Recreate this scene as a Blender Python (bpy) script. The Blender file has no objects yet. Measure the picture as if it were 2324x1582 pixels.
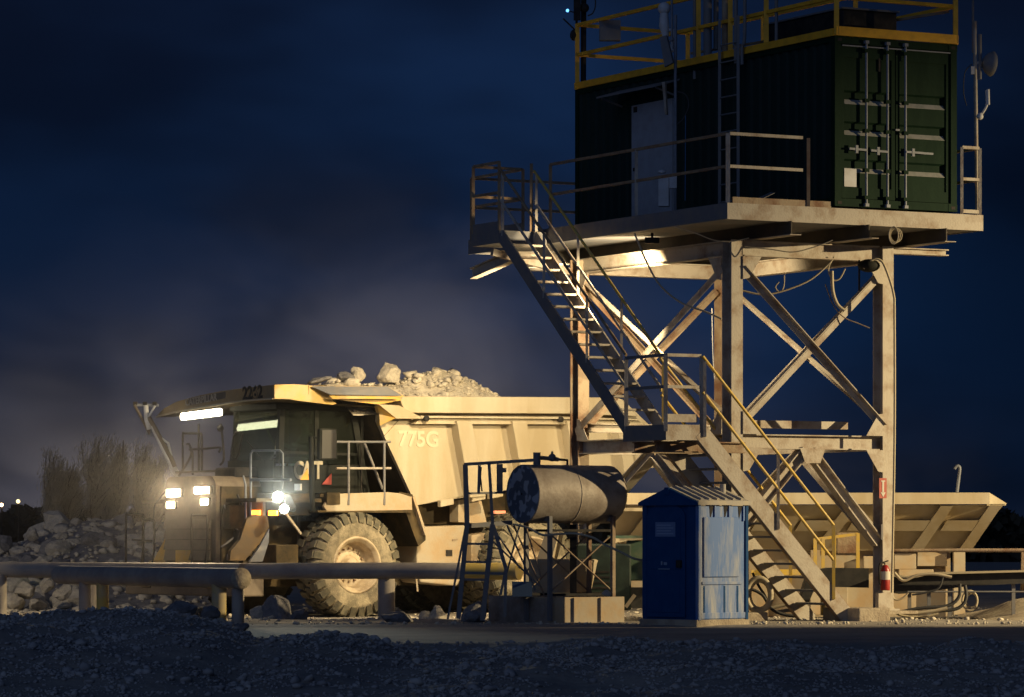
import bpy, math, random
import numpy as np
from mathutils import Vector, Matrix, noise
random.seed(7)
rng = np.random.RandomState(11)
C = bpy.context.scene.collection
SC = bpy.context.scene

# ------------------------------------------------------------------ camera
DUST = .03
FP, CX, HY, CH = 8654.0, 1162.0, 1218.0, 1.4      # focal length and horizon in photo units, eye height in metres
cam = bpy.data.cameras.new('camera'); camo = bpy.data.objects.new('camera', cam); C.objects.link(camo)
camo.location = (0, 0, CH); camo.rotation_euler = (math.radians(90), 0, 0)
cam.sensor_width = 36; cam.lens = 36*FP/2324; cam.shift_y = (HY-791)/2324
cam.clip_start = 0.5; cam.clip_end = 6000
SC.camera = camo
SC.view_settings.view_transform = 'Standard'; SC.view_settings.look = 'None'
SC.view_settings.gamma = 1; SC.view_settings.exposure = 0
SC.cycles.max_bounces = 5; SC.cycles.diffuse_bounces = 3; SC.cycles.glossy_bounces = 2
SC.cycles.transmission_bounces = 4; SC.cycles.transparent_max_bounces = 8; SC.cycles.volume_bounces = 0
SC.cycles.sample_clamp_indirect = 3.0
SC.cycles.caustics_reflective = False; SC.cycles.caustics_refractive = False

# ------------------------------------------------------------------ world: dusk sky with dusty cloud
W = bpy.data.worlds.new("World"); SC.world = W; W.use_nodes = True
nt = W.node_tree; nt.nodes.clear()
def N(t, **k):
    n = nt.nodes.new(t)
    for a, b in k.items(): setattr(n, a, b)
    return n
def L(a, b): nt.links.new(a, b)
SUN_EL, SUN_AZ = math.radians(-3.0), math.radians(215)
sky = N('ShaderNodeTexSky', sky_type='NISHITA'); sky.sun_disc = False
sky.sun_elevation = SUN_EL; sky.sun_rotation = SUN_AZ; sky.dust_density = 1.0; sky.ozone_density = 3.0
bg1 = N('ShaderNodeBackground'); bg1.inputs['Strength'].default_value = 0.1
tc = N('ShaderNodeTexCoord'); sep = N('ShaderNodeSeparateXYZ'); L(tc.outputs['Generated'], sep.inputs[0])
def MR(src, a, b, c, d):
    m = N('ShaderNodeMapRange', interpolation_type='SMOOTHSTEP')
    L(src, m.inputs[0]); m.inputs[1].default_value = a; m.inputs[2].default_value = b
    m.inputs[3].default_value = c; m.inputs[4].default_value = d; return m.outputs[0]
def MA(op, a, b):
    m = N('ShaderNodeMath', operation=op)
    for i, v in enumerate((a, b)):
        if isinstance(v, (int, float)): m.inputs[i].default_value = v
        else: L(v, m.inputs[i])
    return m.outputs[0]
mp = N('ShaderNodeMapping'); mp.inputs['Scale'].default_value = (5.5, 5.5, 15); L(tc.outputs['Generated'], mp.inputs[0])
nz = N('ShaderNodeTexNoise'); nz.inputs['Scale'].default_value = 1.6; nz.inputs['Detail'].default_value = 3.0
nz.inputs['Roughness'].default_value = 0.5; L(mp.outputs[0], nz.inputs['Vector'])
cl = MR(nz.outputs[0], .33, .70, .62, 1.35)
# the blue of the evening, deeper towards the right
rightdark = MA('MULTIPLY', MR(sep.outputs[0], .04, .14, 1.0, .40), MR(sep.outputs[0], -.13, .02, .8, 1.35))
k = MA('MULTIPLY', cl, rightdark)
mixb = N('ShaderNodeMix', data_type='RGBA', blend_type='MULTIPLY'); mixb.inputs[0].default_value = 1
mixb.inputs[6].default_value = (.0034, .0125, .040, 1); L(k, mixb.inputs[7])
bg2 = N('ShaderNodeBackground'); L(mixb.outputs[2], bg2.inputs[0]); bg2.inputs[1].default_value = 0.8
# dusty glow: a broad plume over the truck and a low bank at the far left
def lobe(cx, cz, rx, rz):
    u = MA('DIVIDE', MA('SUBTRACT', sep.outputs[0], cx), rx); v = MA('DIVIDE', MA('SUBTRACT', sep.outputs[2], cz), rz)
    d = MA('ADD', MA('MULTIPLY', u, u), MA('MULTIPLY', v, v)); return MA('POWER', 2.718, MA('MULTIPLY', d, -1.0))
front = MR(sep.outputs[1], .3, .8, 0, 1)
nz2 = N('ShaderNodeTexNoise'); nz2.inputs['Scale'].default_value = 3.2; nz2.inputs['Detail'].default_value = 3.0; nz2.inputs['Distortion'].default_value = .6
mp2 = N('ShaderNodeMapping'); mp2.inputs['Scale'].default_value = (6, 6, 9); mp2.inputs['Rotation'].default_value = (0, .6, 0); mp2.inputs['Location'].default_value = (3.1, 0, 1.7)
L(tc.outputs['Generated'], mp2.inputs[0]); L(mp2.outputs[0], nz2.inputs['Vector'])
both = MA('ADD', MA('MULTIPLY', lobe(-.030, .028, .055, .036), .85), MA('ADD', MA('MULTIPLY', lobe(-.125, .016, .045, .026), .9), MA('MULTIPLY', lobe(-.06, .005, .12, .022), .5)))
dust = MA('MULTIPLY', MA('MULTIPLY', both, front), MR(nz2.outputs[0], .32, .68, .35, 1.3))
bg3 = N('ShaderNodeBackground'); bg3.inputs[0].default_value = (.084, .074, .074, 1); L(dust, bg3.inputs[1])
ad = N('ShaderNodeAddShader'); ad2 = N('ShaderNodeAddShader'); out = N('ShaderNodeOutputWorld')
L(sky.outputs[0], bg1.inputs[0]); L(bg1.outputs[0], ad.inputs[0]); L(bg2.outputs[0], ad.inputs[1])
L(ad.outputs[0], ad2.inputs[0]); L(bg3.outputs[0], ad2.inputs[1]); L(ad2.outputs[0], out.inputs[0])

# ------------------------------------------------------------------ lights
def lamp(name, kind, loc, aim, energy, color, **k):
    l = bpy.data.lights.new(name, kind); l.energy = energy; l.color = color
    for a, b in k.items(): setattr(l, a, b)
    o = bpy.data.objects.new(name, l); C.objects.link(o); o.location = loc
    o.rotation_euler = (Vector(aim)-Vector(loc)).to_track_quat('-Z', 'Y').to_euler()
    return o
WARM = (1.0, .77, .44)
# last light of dusk from behind the camera's left
lamp('dusk_light', 'SUN', (-30, -20, 30), (0, 60, 0), 0.30, (.36, .50, .86), angle=math.radians(60))
# floodlights at positions worked out from how surfaces are lit, mostly unseen
lamp('yard_floodlight', 'SPOT', (25, 60.6, 7.6), (3, 66.5, -1.3), 35000, (1, .765, .41), spot_size=math.radians(62), spot_blend=1.0, shadow_soft_size=.08)
PLAMP = (2.16, 64.66, 5.84)
lamp('platform_floodlight', 'SPOT', PLAMP, (2.16-.383+.33, 64.66+.70+.18, 5.84-.35), 1150, WARM, spot_size=math.radians(132), spot_blend=.35, shadow_soft_size=.14)
lamp('truck_floodlight', 'SPOT', (.75, 68.1, 6.0), (-1.5, 76, 1.8), 2900, WARM, spot_size=math.radians(125), spot_blend=.6, shadow_soft_size=.12)
lamp('left_yard_light', 'SPOT', (-17, 69, 5), (-7.5, 74.3, 3.0), 240, (1.0, .82, .55), spot_size=math.radians(40), spot_blend=.7, shadow_soft_size=.15)
lamp('rubble_light', 'SPOT', (-17, 66, 4.5), (-11.5, 80, 1.2), 1500, (1.0, .82, .55), spot_size=math.radians(72), spot_blend=.5, shadow_soft_size=.15)

# ------------------------------------------------------------------ materials
MATS = {}
def mat(name, c, c2=None, rough=.7, metal=0, scale=3.0, amt=.5, bump=0.0, bscale=30, streak=False, detail=6, emit=None, es=1.0, lo=.42, hi=.62):
    m = bpy.data.materials.new(name); m.use_nodes = True; t = m.node_tree; b = t.nodes['Principled BSDF']
    b.inputs['Base Color'].default_value = (*c, 1); b.inputs['Roughness'].default_value = rough; b.inputs['Metallic'].default_value = metal
    if c2:
        co = t.nodes.new('ShaderNodeTexCoord'); mpn = t.nodes.new('ShaderNodeMapping')
        mpn.inputs['Scale'].default_value = (1, 1, .18) if streak else (1, 1, 1)
        n = t.nodes.new('ShaderNodeTexNoise'); n.inputs['Scale'].default_value = scale; n.inputs['Detail'].default_value = detail
        n.inputs['Roughness'].default_value = .65
        r = t.nodes.new('ShaderNodeMapRange'); r.inputs[1].default_value = lo; r.inputs[2].default_value = hi; r.inputs[4].default_value = amt
        mx = t.nodes.new('ShaderNodeMix'); mx.data_type = 'RGBA'
        mx.inputs[6].default_value = (*c, 1); mx.inputs[7].default_value = (*c2, 1)
        t.links.new(co.outputs['Object'], mpn.inputs[0]); t.links.new(mpn.outputs[0], n.inputs['Vector'])
        t.links.new(n.outputs[0], r.inputs[0]); t.links.new(r.outputs[0], mx.inputs[0]); t.links.new(mx.outputs[2], b.inputs['Base Color'])
        if bump:
            n2 = t.nodes.new('ShaderNodeTexNoise'); n2.inputs['Scale'].default_value = bscale; n2.inputs['Detail'].default_value = 5
            t.links.new(co.outputs['Object'], n2.inputs['Vector'])
            bp = t.nodes.new('ShaderNodeBump'); bp.inputs['Strength'].default_value = bump; bp.inputs['Distance'].default_value = .05
            t.links.new(n2.outputs[0], bp.inputs['Height']); t.links.new(bp.outputs[0], b.inputs['Normal'])
    if emit:
        b.inputs['Emission Color'].default_value = (*emit, 1); b.inputs['Emission Strength'].default_value = es
    MATS[name] = m; return m
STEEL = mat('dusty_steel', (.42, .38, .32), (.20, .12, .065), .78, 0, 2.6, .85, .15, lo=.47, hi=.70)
STEELD = mat('grey_and_shaded_steel', (.15, .155, .17), (.24, .21, .17), .7, 0, 3, .6)  # grey steel, also painted on stair and platform sides in place of shade
JOIST = mat('shaded_joist', (.035, .03, .025), (.08, .06, .04), .8, 0, 2, .7)  # near black colour stands in for the unlit sides of the joists
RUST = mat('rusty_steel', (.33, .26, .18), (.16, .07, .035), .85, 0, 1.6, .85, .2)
YEL = mat('safety_yellow', (.66, .44, .06), (.48, .38, .2), .65, 0, 6, .7)
ORG = mat('roof_rail_orange', (.85, .44, .02), (.55, .27, .02), .6, 0, 4, .6)
RAILB = mat('weathered_rail', (.30, .22, .13), (.20, .10, .05), .8, 0, 4, .7)
GREEN = mat('container_green', (.002, .017, .008), (.007, .026, .013), .55, 0, 5, .6, .08, 14, True)
DKGREEN = mat('container_side', (.012, .026, .022), (.02, .03, .028), .6, 0, 3, .6)
WHITE = mat('white_paint_or_lit', (.55, .56, .58), (.40, .38, .35), .6, 0, 4, .6)  # white paint; on the far mirror arm it stands for strong light
DOORW = mat('door_white', (.34, .36, .40), (.26, .26, .28), .6, 0, 4, .6)
GALV = mat('galvanised', (.20, .22, .26), (.14, .15, .18), .6, .1, 8, .6)
DARK = mat('dark_rubber', (.02, .02, .02), (.05, .045, .04), .8, 0, 6, .6)
BLACK = mat('black_metal', (.02, .02, .022), (.06, .05, .04), .6, 0, 5, .6)
CONC = mat('concrete', (.42, .36, .27), (.25, .2, .15), .9, 0, 3, .8, .4, 25)
BODY = mat('truck_body_dust', (.52, .46, .34), (.42, .34, .21), .62, 0, 1.1, .9, .10, 4, True)
TYEL = mat('truck_yellow', (.55, .32, .04), (.40, .32, .18), .5, 0, 2.5, .75)
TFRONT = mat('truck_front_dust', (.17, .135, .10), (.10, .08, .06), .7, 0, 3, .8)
TDARK = mat('truck_dark_frame', (.05, .04, .025), (.12, .085, .04), .7, 0, 3, .8)
CABD = mat('cab_black', (.012, .014, .012), (.03, .03, .026), .35, 0, 3, .6)
DUSTTAN = mat('dusty_panel', (.44, .38, .28), (.44, .31, .17), .7, 0, 2, .8, .08, 10)
TYRE = mat('dusty_tyre', (.34, .29, .20), (.13, .115, .08), .9, 0, 5, .8, .3, 40)
TREAD = mat('tyre_tread', (.085, .08, .06), (.17, .15, .10), .9, 0, 7, .8)
RIM = mat('wheel_rim', (.52, .43, .30), (.34, .25, .15), .55, 0, 5, .8)
ROCK = mat('pale_rock', (.62, .56, .45), (.38, .34, .28), .95, 0, 3, .8, .7, 14)
ROCKG = mat('grey_rock', (.26, .25, .25), (.14, .14, .15), .95, 0, 3, .8, .7, 14)
GRAV = mat('gravel_stones', (.30, .29, .29), (.52, .50, .47), .95, 0, 2.3, .9, 0, lo=.4, hi=.7)
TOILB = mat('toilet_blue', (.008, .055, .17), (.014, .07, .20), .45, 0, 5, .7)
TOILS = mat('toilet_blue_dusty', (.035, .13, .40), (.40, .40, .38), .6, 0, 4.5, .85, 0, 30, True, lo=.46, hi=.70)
TOILR = mat('toilet_roof_dusty', (.42, .38, .31), (.3, .3, .32), .8, 0, 5, .8)
TANKM = mat('old_tank_steel', (.33, .29, .25), (.20, .16, .13), .6, .1, 3.5, .8, .1, 20)
TANKE = mat('tank_end_shaded', (.08, .11, .16), (.34, .40, .48), .7, 0, 6, .9, lo=.48, hi=.54, detail=1)  # dark blue shade and shadow pattern of the end put into colour
PIPEM = mat('pipe_dust', (.38, .34, .29), (.25, .22, .2), .7, 0, 1.5, .8, .06, 30)
PIPEY = mat('pipe_yellow', (.55, .40, .10), (.42, .36, .26), .7, 0, 2, .8)
REDM = mat('extinguisher_red', (.28, .012, .01), (.35, .03, .02), .4, 0, 6, .5)
SIGNR = mat('sign_red', (.36, .08, .06)); SIGNW = mat('sign_white', (.52, .49, .43))
ORMARK = mat('reflector_yellow', (.8, .38, .03)); REDMK = mat('reflector_red', (.35, .05, .04))
CREAM = mat('cream_letters', (.40, .36, .27)); BLKL = mat('black_letters', (.02, .02, .02)); BODYL = mat('faded_letters', (.57, .51, .37))
GREYL = mat('grey_letters', (.42, .38, .3)); STRIPE = mat('dark_stripe', (.10, .09, .075), (.2, .17, .12), .7, 0, 4, .7)
CABLE = mat('cable_pale', (.42, .36, .25)); CABLED = mat('cable_dark', (.04, .04, .04)); CABLEB = mat('cable_blue', (.05, .18, .4))
GENG = mat('machine_green', (.006, .016, .012), (.02, .04, .03), .6, 0, 4, .8)
GENL = mat('machine_pale_green', (.10, .17, .12), (.2, .22, .14), .6, 0, 4, .8)
SKIN = mat('skin', (.45, .28, .2)); SHIRT = mat('work_shirt', (.25, .33, .42))
LEAF = mat('dry_foliage', (.48, .41, .29), (.28, .24, .16), .9, 0, 6, .8)
LEAFD = mat('dark_foliage', (.035, .035, .022), (.06, .05, .03), .9, 0, 1, .8)
BARK = mat('bark', (.14, .10, .07), (.07, .05, .04), .9)
LAMPW = mat('lamp_warm', (1, .9, .7), emit=(1, .80, .50), es=22)
BARW = mat('light_bar', (1, .95, .8), emit=(1, .88, .62), es=16)
LAMPX = mat('lamp_white', (1, 1, .95), emit=(.95, 1.0, .88), es=30)
LAMPO = mat('marker_amber', (1, .4, .05), emit=(1, .26, .02), es=9)
LAMPB = mat('blue_led', (.1, .3, 1), emit=(.12, .4, 1), es=3)
LAMPF = mat('far_lamp', (1, .7, .4), emit=(1, .62, .3), es=14); LAMPF2 = mat('far_lamp_dim', (1, .8, .4), emit=(1, .75, .35), es=3)
GLASS = bpy.data.materials.new('cab_glass'); GLASS.use_nodes = True
_t = GLASS.node_tree; _t.nodes.clear()
_g = _t.nodes.new('ShaderNodeBsdfGlossy'); _g.inputs['Roughness'].default_value = .015; _g.inputs[0].default_value = (.8, .9, .8, 1)
_r = _t.nodes.new('ShaderNodeBsdfTransparent'); _r.inputs[0].default_value = (.34, .42, .34, 1)
_m = _t.nodes.new('ShaderNodeMixShader'); _m.inputs[0].default_value = .07
_d = _t.nodes.new('ShaderNodeBsdfDiffuse'); _d.inputs[0].default_value = (.10, .12, .09, 1)
_m2 = _t.nodes.new('ShaderNodeMixShader'); _m2.inputs[0].default_value = .05
_o = _t.nodes.new('ShaderNodeOutputMaterial')
_t.links.new(_r.outputs[0], _m.inputs[1]); _t.links.new(_g.outputs[0], _m.inputs[2])
_t.links.new(_m.outputs[0], _m2.inputs[1]); _t.links.new(_d.outputs[0], _m2.inputs[2]); _t.links.new(_m2.outputs[0], _o.inputs[0])

for _n in ('container_green', 'container_side', 'cab_black', 'toilet_blue', 'black_metal', 'truck_dark_frame'):
    _q = MATS[_n].node_tree.nodes['Principled BSDF']; _q.inputs['Specular IOR Level'].default_value = .15; _q.inputs['Roughness'].default_value = .75
# ground material
GM = bpy.data.materials.new('dusty_ground'); GM.use_nodes = True; _t = GM.node_tree; _b = _t.nodes['Principled BSDF']
_b.inputs['Roughness'].default_value = .95
_co = _t.nodes.new('ShaderNodeTexCoord')
_n1 = _t.nodes.new('ShaderNodeTexNoise'); _n1.inputs['Scale'].default_value = .6; _n1.inputs['Detail'].default_value = 8
_n2 = _t.nodes.new('ShaderNodeTexNoise'); _n2.inputs['Scale'].default_value = 9; _n2.inputs['Detail'].default_value = 6
_cr = _t.nodes.new('ShaderNodeMapRange'); _cr.inputs[1].default_value = .35; _cr.inputs[2].default_value = .65
_mx = _t.nodes.new('ShaderNodeMix'); _mx.data_type = 'RGBA'; _mx.inputs[6].default_value = (.33, .295, .25, 1); _mx.inputs[7].default_value = (.21, .195, .18, 1)
_bp = _t.nodes.new('ShaderNodeBump'); _bp.inputs['Strength'].default_value = .5; _bp.inputs['Distance'].default_value = .04
_ad = _t.nodes.new('ShaderNodeMath'); _ad.operation = 'MULTIPLY_ADD'; _ad.inputs[1].default_value = .5
_t.links.new(_co.outputs['Object'], _n1.inputs[0]); _t.links.new(_co.outputs['Object'], _n2.inputs[0])
_t.links.new(_n2.outputs[0], _ad.inputs[0]); _t.links.new(_n1.outputs[0], _ad.inputs[2])
_cr.inputs[1].default_value = .6; _cr.inputs[2].default_value = .9
_t.links.new(_ad.outputs[0], _cr.inputs[0]); _t.links.new(_cr.outputs[0], _mx.inputs[0]); _t.links.new(_mx.outputs[2], _b.inputs['Base Color'])
_t.links.new(_n2.outputs[0], _bp.inputs['Height']); _t.links.new(_bp.outputs[0], _b.inputs['Normal'])

# ------------------------------------------------------------------ mesh helpers
V = Vector
def thing(name, label, cat, loc=(0, 0, 0), group=None):
    o = bpy.data.objects.new(name, None); C.objects.link(o); o.location = loc; o.empty_display_size = .2
    o['label'] = label; o['category'] = cat
    if group: o['group'] = group
    return o
def tag(o, label, cat, group=None, kind=None):
    if label: o['label'] = label
    if cat: o['category'] = cat
    if group: o['group'] = group
    if kind: o['kind'] = kind
    return o
def org(o):
    v = V((0, 0, 0))
    while o: v = v + o.location; o = o.parent
    return v
class MB:
    def __init__(s): s.v = []; s.f = []; s.sm = []
    def add(s, vs, fs, smooth=False):
        n = len(s.v); s.v += [V(v) for v in vs]; s.f += [tuple(i+n for i in f) for f in fs]; s.sm += [smooth]*len(fs); return s
    def box(s, o, x, y, z):   # corner o, edge vectors
        o, x, y, z = V(o), V(x), V(y), V(z)
        vs = [o, o+x, o+x+y, o+y, o+z, o+x+z, o+x+y+z, o+y+z]
        fs = [(0, 3, 2, 1), (4, 5, 6, 7), (0, 1, 5, 4), (1, 2, 6, 5), (2, 3, 7, 6), (3, 0, 4, 7)]
        if x.cross(y).dot(z) < 0: fs = [f[::-1] for f in fs]
        return s.add(vs, fs)
    def bar(s, p, q, w, h, up=(0, 0, 1), off=(0, 0)):  # rectangular bar centred on pq
        p, q, up = V(p), V(q), V(up); d = (q-p).normalized()
        if abs(d.dot(up.normalized())) > .98: up = V((1, 0, 0)) if abs(d.x) < .9 else V((0, 1, 0))
        sx = d.cross(up).normalized(); su = sx.cross(d).normalized()
        o = p - sx*w/2 - su*h/2 + sx*off[0] + su*off[1]
        return s.box(o, sx*w, q-p, su*h)
    def ibeam(s, p, q, w, h, t=.02, up=(0, 0, 1)):
        s.bar(p, q, w, t, up, (0, h/2-t/2)); s.bar(p, q, w, t, up, (0, -h/2+t/2)); s.bar(p, q, t, h-2*t, up); return s
    def ell(s, p, q, w, t=.012, up=(0, 0, 1)):
        s.bar(p, q, w, t, up, (0, w/2)); s.bar(p, q, t, w-t, up, (-w/2+t/2, -t/2)); return s
    def tube(s, pts, r, n=8, cap=True):
        pts = [V(p) for p in pts]; rs = r if isinstance(r, (list, tuple)) else [r]*len(pts)
        ring = []; a = None
        for i, p in enumerate(pts):
            d = (pts[min(i+1, len(pts)-1)]-pts[max(i-1, 0)]).normalized()
            if a is None: a = d.cross(V((0, 0, 1))) if abs(d.z) < .95 else d.cross(V((1, 0, 0)))
            a = (a-d*a.dot(d)).normalized(); b = d.cross(a)
            ring.append([p+(a*math.cos(2*math.pi*j/n)+b*math.sin(2*math.pi*j/n))*rs[i] for j in range(n)])
        vs = [v for rr in ring for v in rr]; fs = []
        for i in range(len(pts)-1):
            for j in range(n):
                fs.append((i*n+j, i*n+(j+1) % n, (i+1)*n+(j+1) % n, (i+1)*n+j))
        s.add(vs, fs, True)
        if cap: s.add(ring[0], [tuple(range(n))[::-1]]); s.add(ring[-1], [tuple(range(n))])
        return s
    def lathe(s, c, ax, prof, n=32, smooth=True):     # prof: (offset along axis, radius)
        c, ax = V(c), V(ax).normalized(); a = (ax.cross(V((0, 0, 1))) if abs(ax.z) < .99 else V((1, 0, 0))).normalized(); b = ax.cross(a)
        vs = []; fs = []
        for (h, r) in prof:
            for j in range(n):
                t = 2*math.pi*j/n; vs.append(c+ax*h+(a*math.cos(t)+b*math.sin(t))*r)
        for i in range(len(prof)-1):
            for j in range(n): fs.append((i*n+j, (i+1)*n+j, (i+1)*n+(j+1) % n, i*n+(j+1) % n))
        s.add(vs, fs, smooth); return s
    def prism(s, poly, ext):                           # 3-D polygon extruded by vector
        poly = [V(p) for p in poly]; ext = V(ext); n = len(poly)
        fs = [tuple(range(n))[::-1], tuple(range(n, 2*n))]+[(i, (i+1) % n, n+(i+1) % n, n+i) for i in range(n)]
        nn = V((0, 0, 0))
        for i in range(n): nn += poly[i].cross(poly[(i+1) % n])
        if nn.dot(ext) < 0: fs = [f[::-1] for f in fs]
        return s.add(poly+[p+ext for p in poly], fs)
    def sphere(s, c, r, n=12, m=8, sc=(1, 1, 1)):
        vs = []; fs = []
        for i in range(m+1):
            for j in range(n):
                a, b = math.pi*i/m, 2*math.pi*j/n
                vs.append(V(c)+V((r*sc[0]*math.sin(a)*math.cos(b), r*sc[1]*math.sin(a)*math.sin(b), r*sc[2]*math.cos(a))))
        for i in range(m):
            for j in range(n): fs.append((i*n+j, (i+1)*n+j, (i+1)*n+(j+1) % n, i*n+(j+1) % n))
        return s.add(vs, fs, True)
    def build(s, name, m, parent=None, bevel=0, label=None):
        o0 = org(parent) if parent else V((0, 0, 0))
        if not parent and s.v:                       # origin at the base of a one-mesh thing
            xs = [v.x for v in s.v]; ys = [v.y for v in s.v]; zs = [v.z for v in s.v]
            o0 = V(((min(xs)+max(xs))/2, (min(ys)+max(ys))/2, min(zs)))
        me = bpy.data.meshes.new(name); me.from_pydata([v-o0 for v in s.v], [], s.f)
        me.polygons.foreach_set('use_smooth', s.sm); me.materials.append(m); me.validate(); me.update()
        o = bpy.data.objects.new(name, me); C.objects.link(o)
        if parent: o.parent = parent
        else: o.location = o0
        if bevel:
            b = o.modifiers.new('bevel', 'BEVEL'); b.width = bevel; b.segments = 2; b.limit_method = 'ANGLE'; b.angle_limit = .6
        if label: o['label'] = label
        return o
def sub(name, parent):                                # an Empty part
    o = bpy.data.objects.new(name, None); C.objects.link(o); o.parent = parent; o.empty_display_size = .1; return o
def text(name, body, origin, xdir, ydir, size, m, parent, sx=1.0, bold=.0, ext=.004):
    cu = bpy.data.curves.new(name, 'FONT'); cu.body = body; cu.size = size; cu.extrude = ext; cu.offset = bold
    cu.align_x = 'CENTER'; cu.align_y = 'CENTER'; cu.materials.append(m)
    o = bpy.data.objects.new(name, cu); C.objects.link(o)
    tm = bpy.data.meshes.new_from_object(o); bpy.data.objects.remove(o); tm.materials.clear(); tm.materials.append(m)
    o = bpy.data.objects.new(name, tm); C.objects.link(o)
    x, y = V(xdir).normalized(), V(ydir).normalized(); y = (y-x*y.dot(x)).normalized(); z = x.cross(y)
    M = Matrix((x*sx, y, z)).transposed().to_4x4(); M.translation = V(origin)-(org(parent) if parent else V((0, 0, 0)))
    o.parent = parent; o.matrix_local = M; return o
def arc(c, a, b, r, t0, t1, n=8):
    c, a, b = V(c), V(a), V(b)
    return [c+a*r*math.cos(t0+(t1-t0)*i/n)+b*r*math.sin(t0+(t1-t0)*i/n) for i in range(n+1)]
def smooth_path(pts, n=6):
    pts = [V(p) for p in pts]; out = []
    for i in range(len(pts)-1):
        p0, p1, p2, p3 = pts[max(i-1, 0)], pts[i], pts[i+1], pts[min(i+2, len(pts)-1)]
        for j in range(n):
            t = j/n
            out.append(.5*((2*p1)+(p2-p0)*t+(2*p0-5*p1+4*p2-p3)*t*t+(3*p1-p0-3*p2+p3)*t**3))
    out.append(pts[-1]); return out

# measured frames: AT = point at depth Y; TW = tower/container frame; TR = truck frame
def AT(px, py, Y): return V(((px-CX)*Y/FP, Y, CH+(HY-py)*Y/FP))
NC = V((5.31, 62.7, 0)); U = V((.878, .479, 0)); VV = V((-.479, .878, 0)); Z = V((0, 0, 1))
def TW(a, b, z): return NC+U*a+VV*b+Z*z
W0 = V((-2.966, 72.5, 0)); R = V((.809, .588, 0)); E = V((.588, -.809, 0)); TG = -.12
def TR(t, s, z): return W0+R*t+E*s+Z*z
def TRs(px, py, s):                                   # photo point on the plane s=const of the truck
    a = (px-CX)/FP; b = (HY-py)/FP; bx = W0.x+E.x*s; by = W0.y+E.y*s
    t = (a*by-bx)/(R.x-a*R.y); return TR(t, s, CH+b*(by+R.y*t))
def TRt(px, py, t):
    a = (px-CX)/FP; b = (HY-py)/FP; bx = W0.x+R.x*t; by = W0.y+R.y*t
    s = (a*by-bx)/(E.x-a*E.y); return TR(t, s, CH+b*(by+E.y*s))

# ------------------------------------------------------------------ ground
RPX = [(-600, 1395), (0, 1392), (150, 1388), (300, 1385), (380, 1375), (450, 1384), (520, 1396), (570, 1418), (600, 1436), (640, 1432), (700, 1424), (760, 1422), (850, 1436), (900, 1452), (960, 1457),
       (1100, 1458), (1250, 1466), (1330, 1462), (1450, 1456), (1600, 1452), (1750, 1456), (1850, 1468), (2000, 1474), (2100, 1476), (2200, 1484), (2324, 1500), (3000, 1520)]
_rx = np.array([(p-CX)*50/FP for p, q in RPX]); _rz = np.array([CH-(q-HY)*50/FP for p, q in RPX])
def nz3(x, y, s, seed=0): return noise.noise(V((x*s, y*s, seed)))
def ground_z(x, y):
    z = 0.0
    if y > 64: z = -.12*min(1, (y-64)/6)
    if y < 60.3: z = -.03*min(1, (60.3-y)/.4)
    # gravel windrow in the foreground
    top = np.interp(x, _rx, _rz)-(.07 if x > -3 else .11)
    yc = 49.5+1.0*nz3(x, 0, .12, 3)
    d = (y-yc)
    wdt = 2.0 if d > 0 else 9.5
    base = -.03 if d > 0 else -.42
    f = max(0, 1-abs(d)/wdt)
    f = f*f*(3-2*f)
    r = base if y < yc else z
    z2 = r+(top-r)*f
    if y < 52:
        z2 += (.16*nz3(x, y, .55, 1)+.09*nz3(x, y, 1.7, 2)+.04*nz3(x, y, 4.5, 2))*min(1, f*3)
    if y > 61: z2 += .03*nz3(x, y, .5, 5)+.02*nz3(x, y, 1.7, 9)
    if y > 95: z2 += 0
    return z2
xs = np.concatenate([-np.geomspace(700, 15, 26), np.arange(-14, 14.01, .11), np.geomspace(15, 700, 26)])
ys = np.concatenate([np.arange(26, 60, .12), np.arange(60, 64, .1), np.arange(64, 100, .5), np.geomspace(100, 3000, 26)])
gv = [(x, y, ground_z(x, y)) for y in ys for x in xs]
nx = len(xs)
gf = [(j*nx+i, j*nx+i+1, (j+1)*nx+i+1, (j+1)*nx+i) for j in range(len(ys)-1) for i in range(nx-1)]
me = bpy.data.meshes.new('ground'); me.from_pydata(gv, [], gf); me.materials.append(GM)
me.polygons.foreach_set('use_smooth', [True]*len(gf))
g = bpy.data.objects.new('ground', me); C.objects.link(g); g['kind'] = 'structure'

# rocks --------------------------------------------------------------
def ico(level):
    import bmesh
    bm = bmesh.new(); bmesh.ops.create_icosphere(bm, subdivisions=level, radius=1)
    v = np.array([x.co[:] for x in bm.verts]); f = np.array([[x.index for x in q.verts] for q in bm.faces]); bm.free(); return v, f
I1, F1 = ico(1); I2, F2 = ico(2); I4, F4 = ico(4)
def cutrock(v, seed, n=14, lo=.62, hi=.95, rough=.04):
    r = np.random.RandomState(seed); d = r.normal(size=(n, 3)); d /= np.linalg.norm(d, axis=1)[:, None]
    h = r.uniform(lo, hi, n); dots = v@d.T; k = np.where(dots > 1e-3, h/np.maximum(dots, 1e-3), 9).min(axis=1)
    w = v*np.minimum(1, k)[:, None]
    if rough:
        w = w*(1+rough*np.array([noise.fractal(V(p)*2.2+V((seed, 0, 0)), 1, 2, 4) for p in w]))[:, None]
    return w
templates = [cutrock(I1, 100+i, 7, .35, .85, .1) for i in range(12)]
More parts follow.
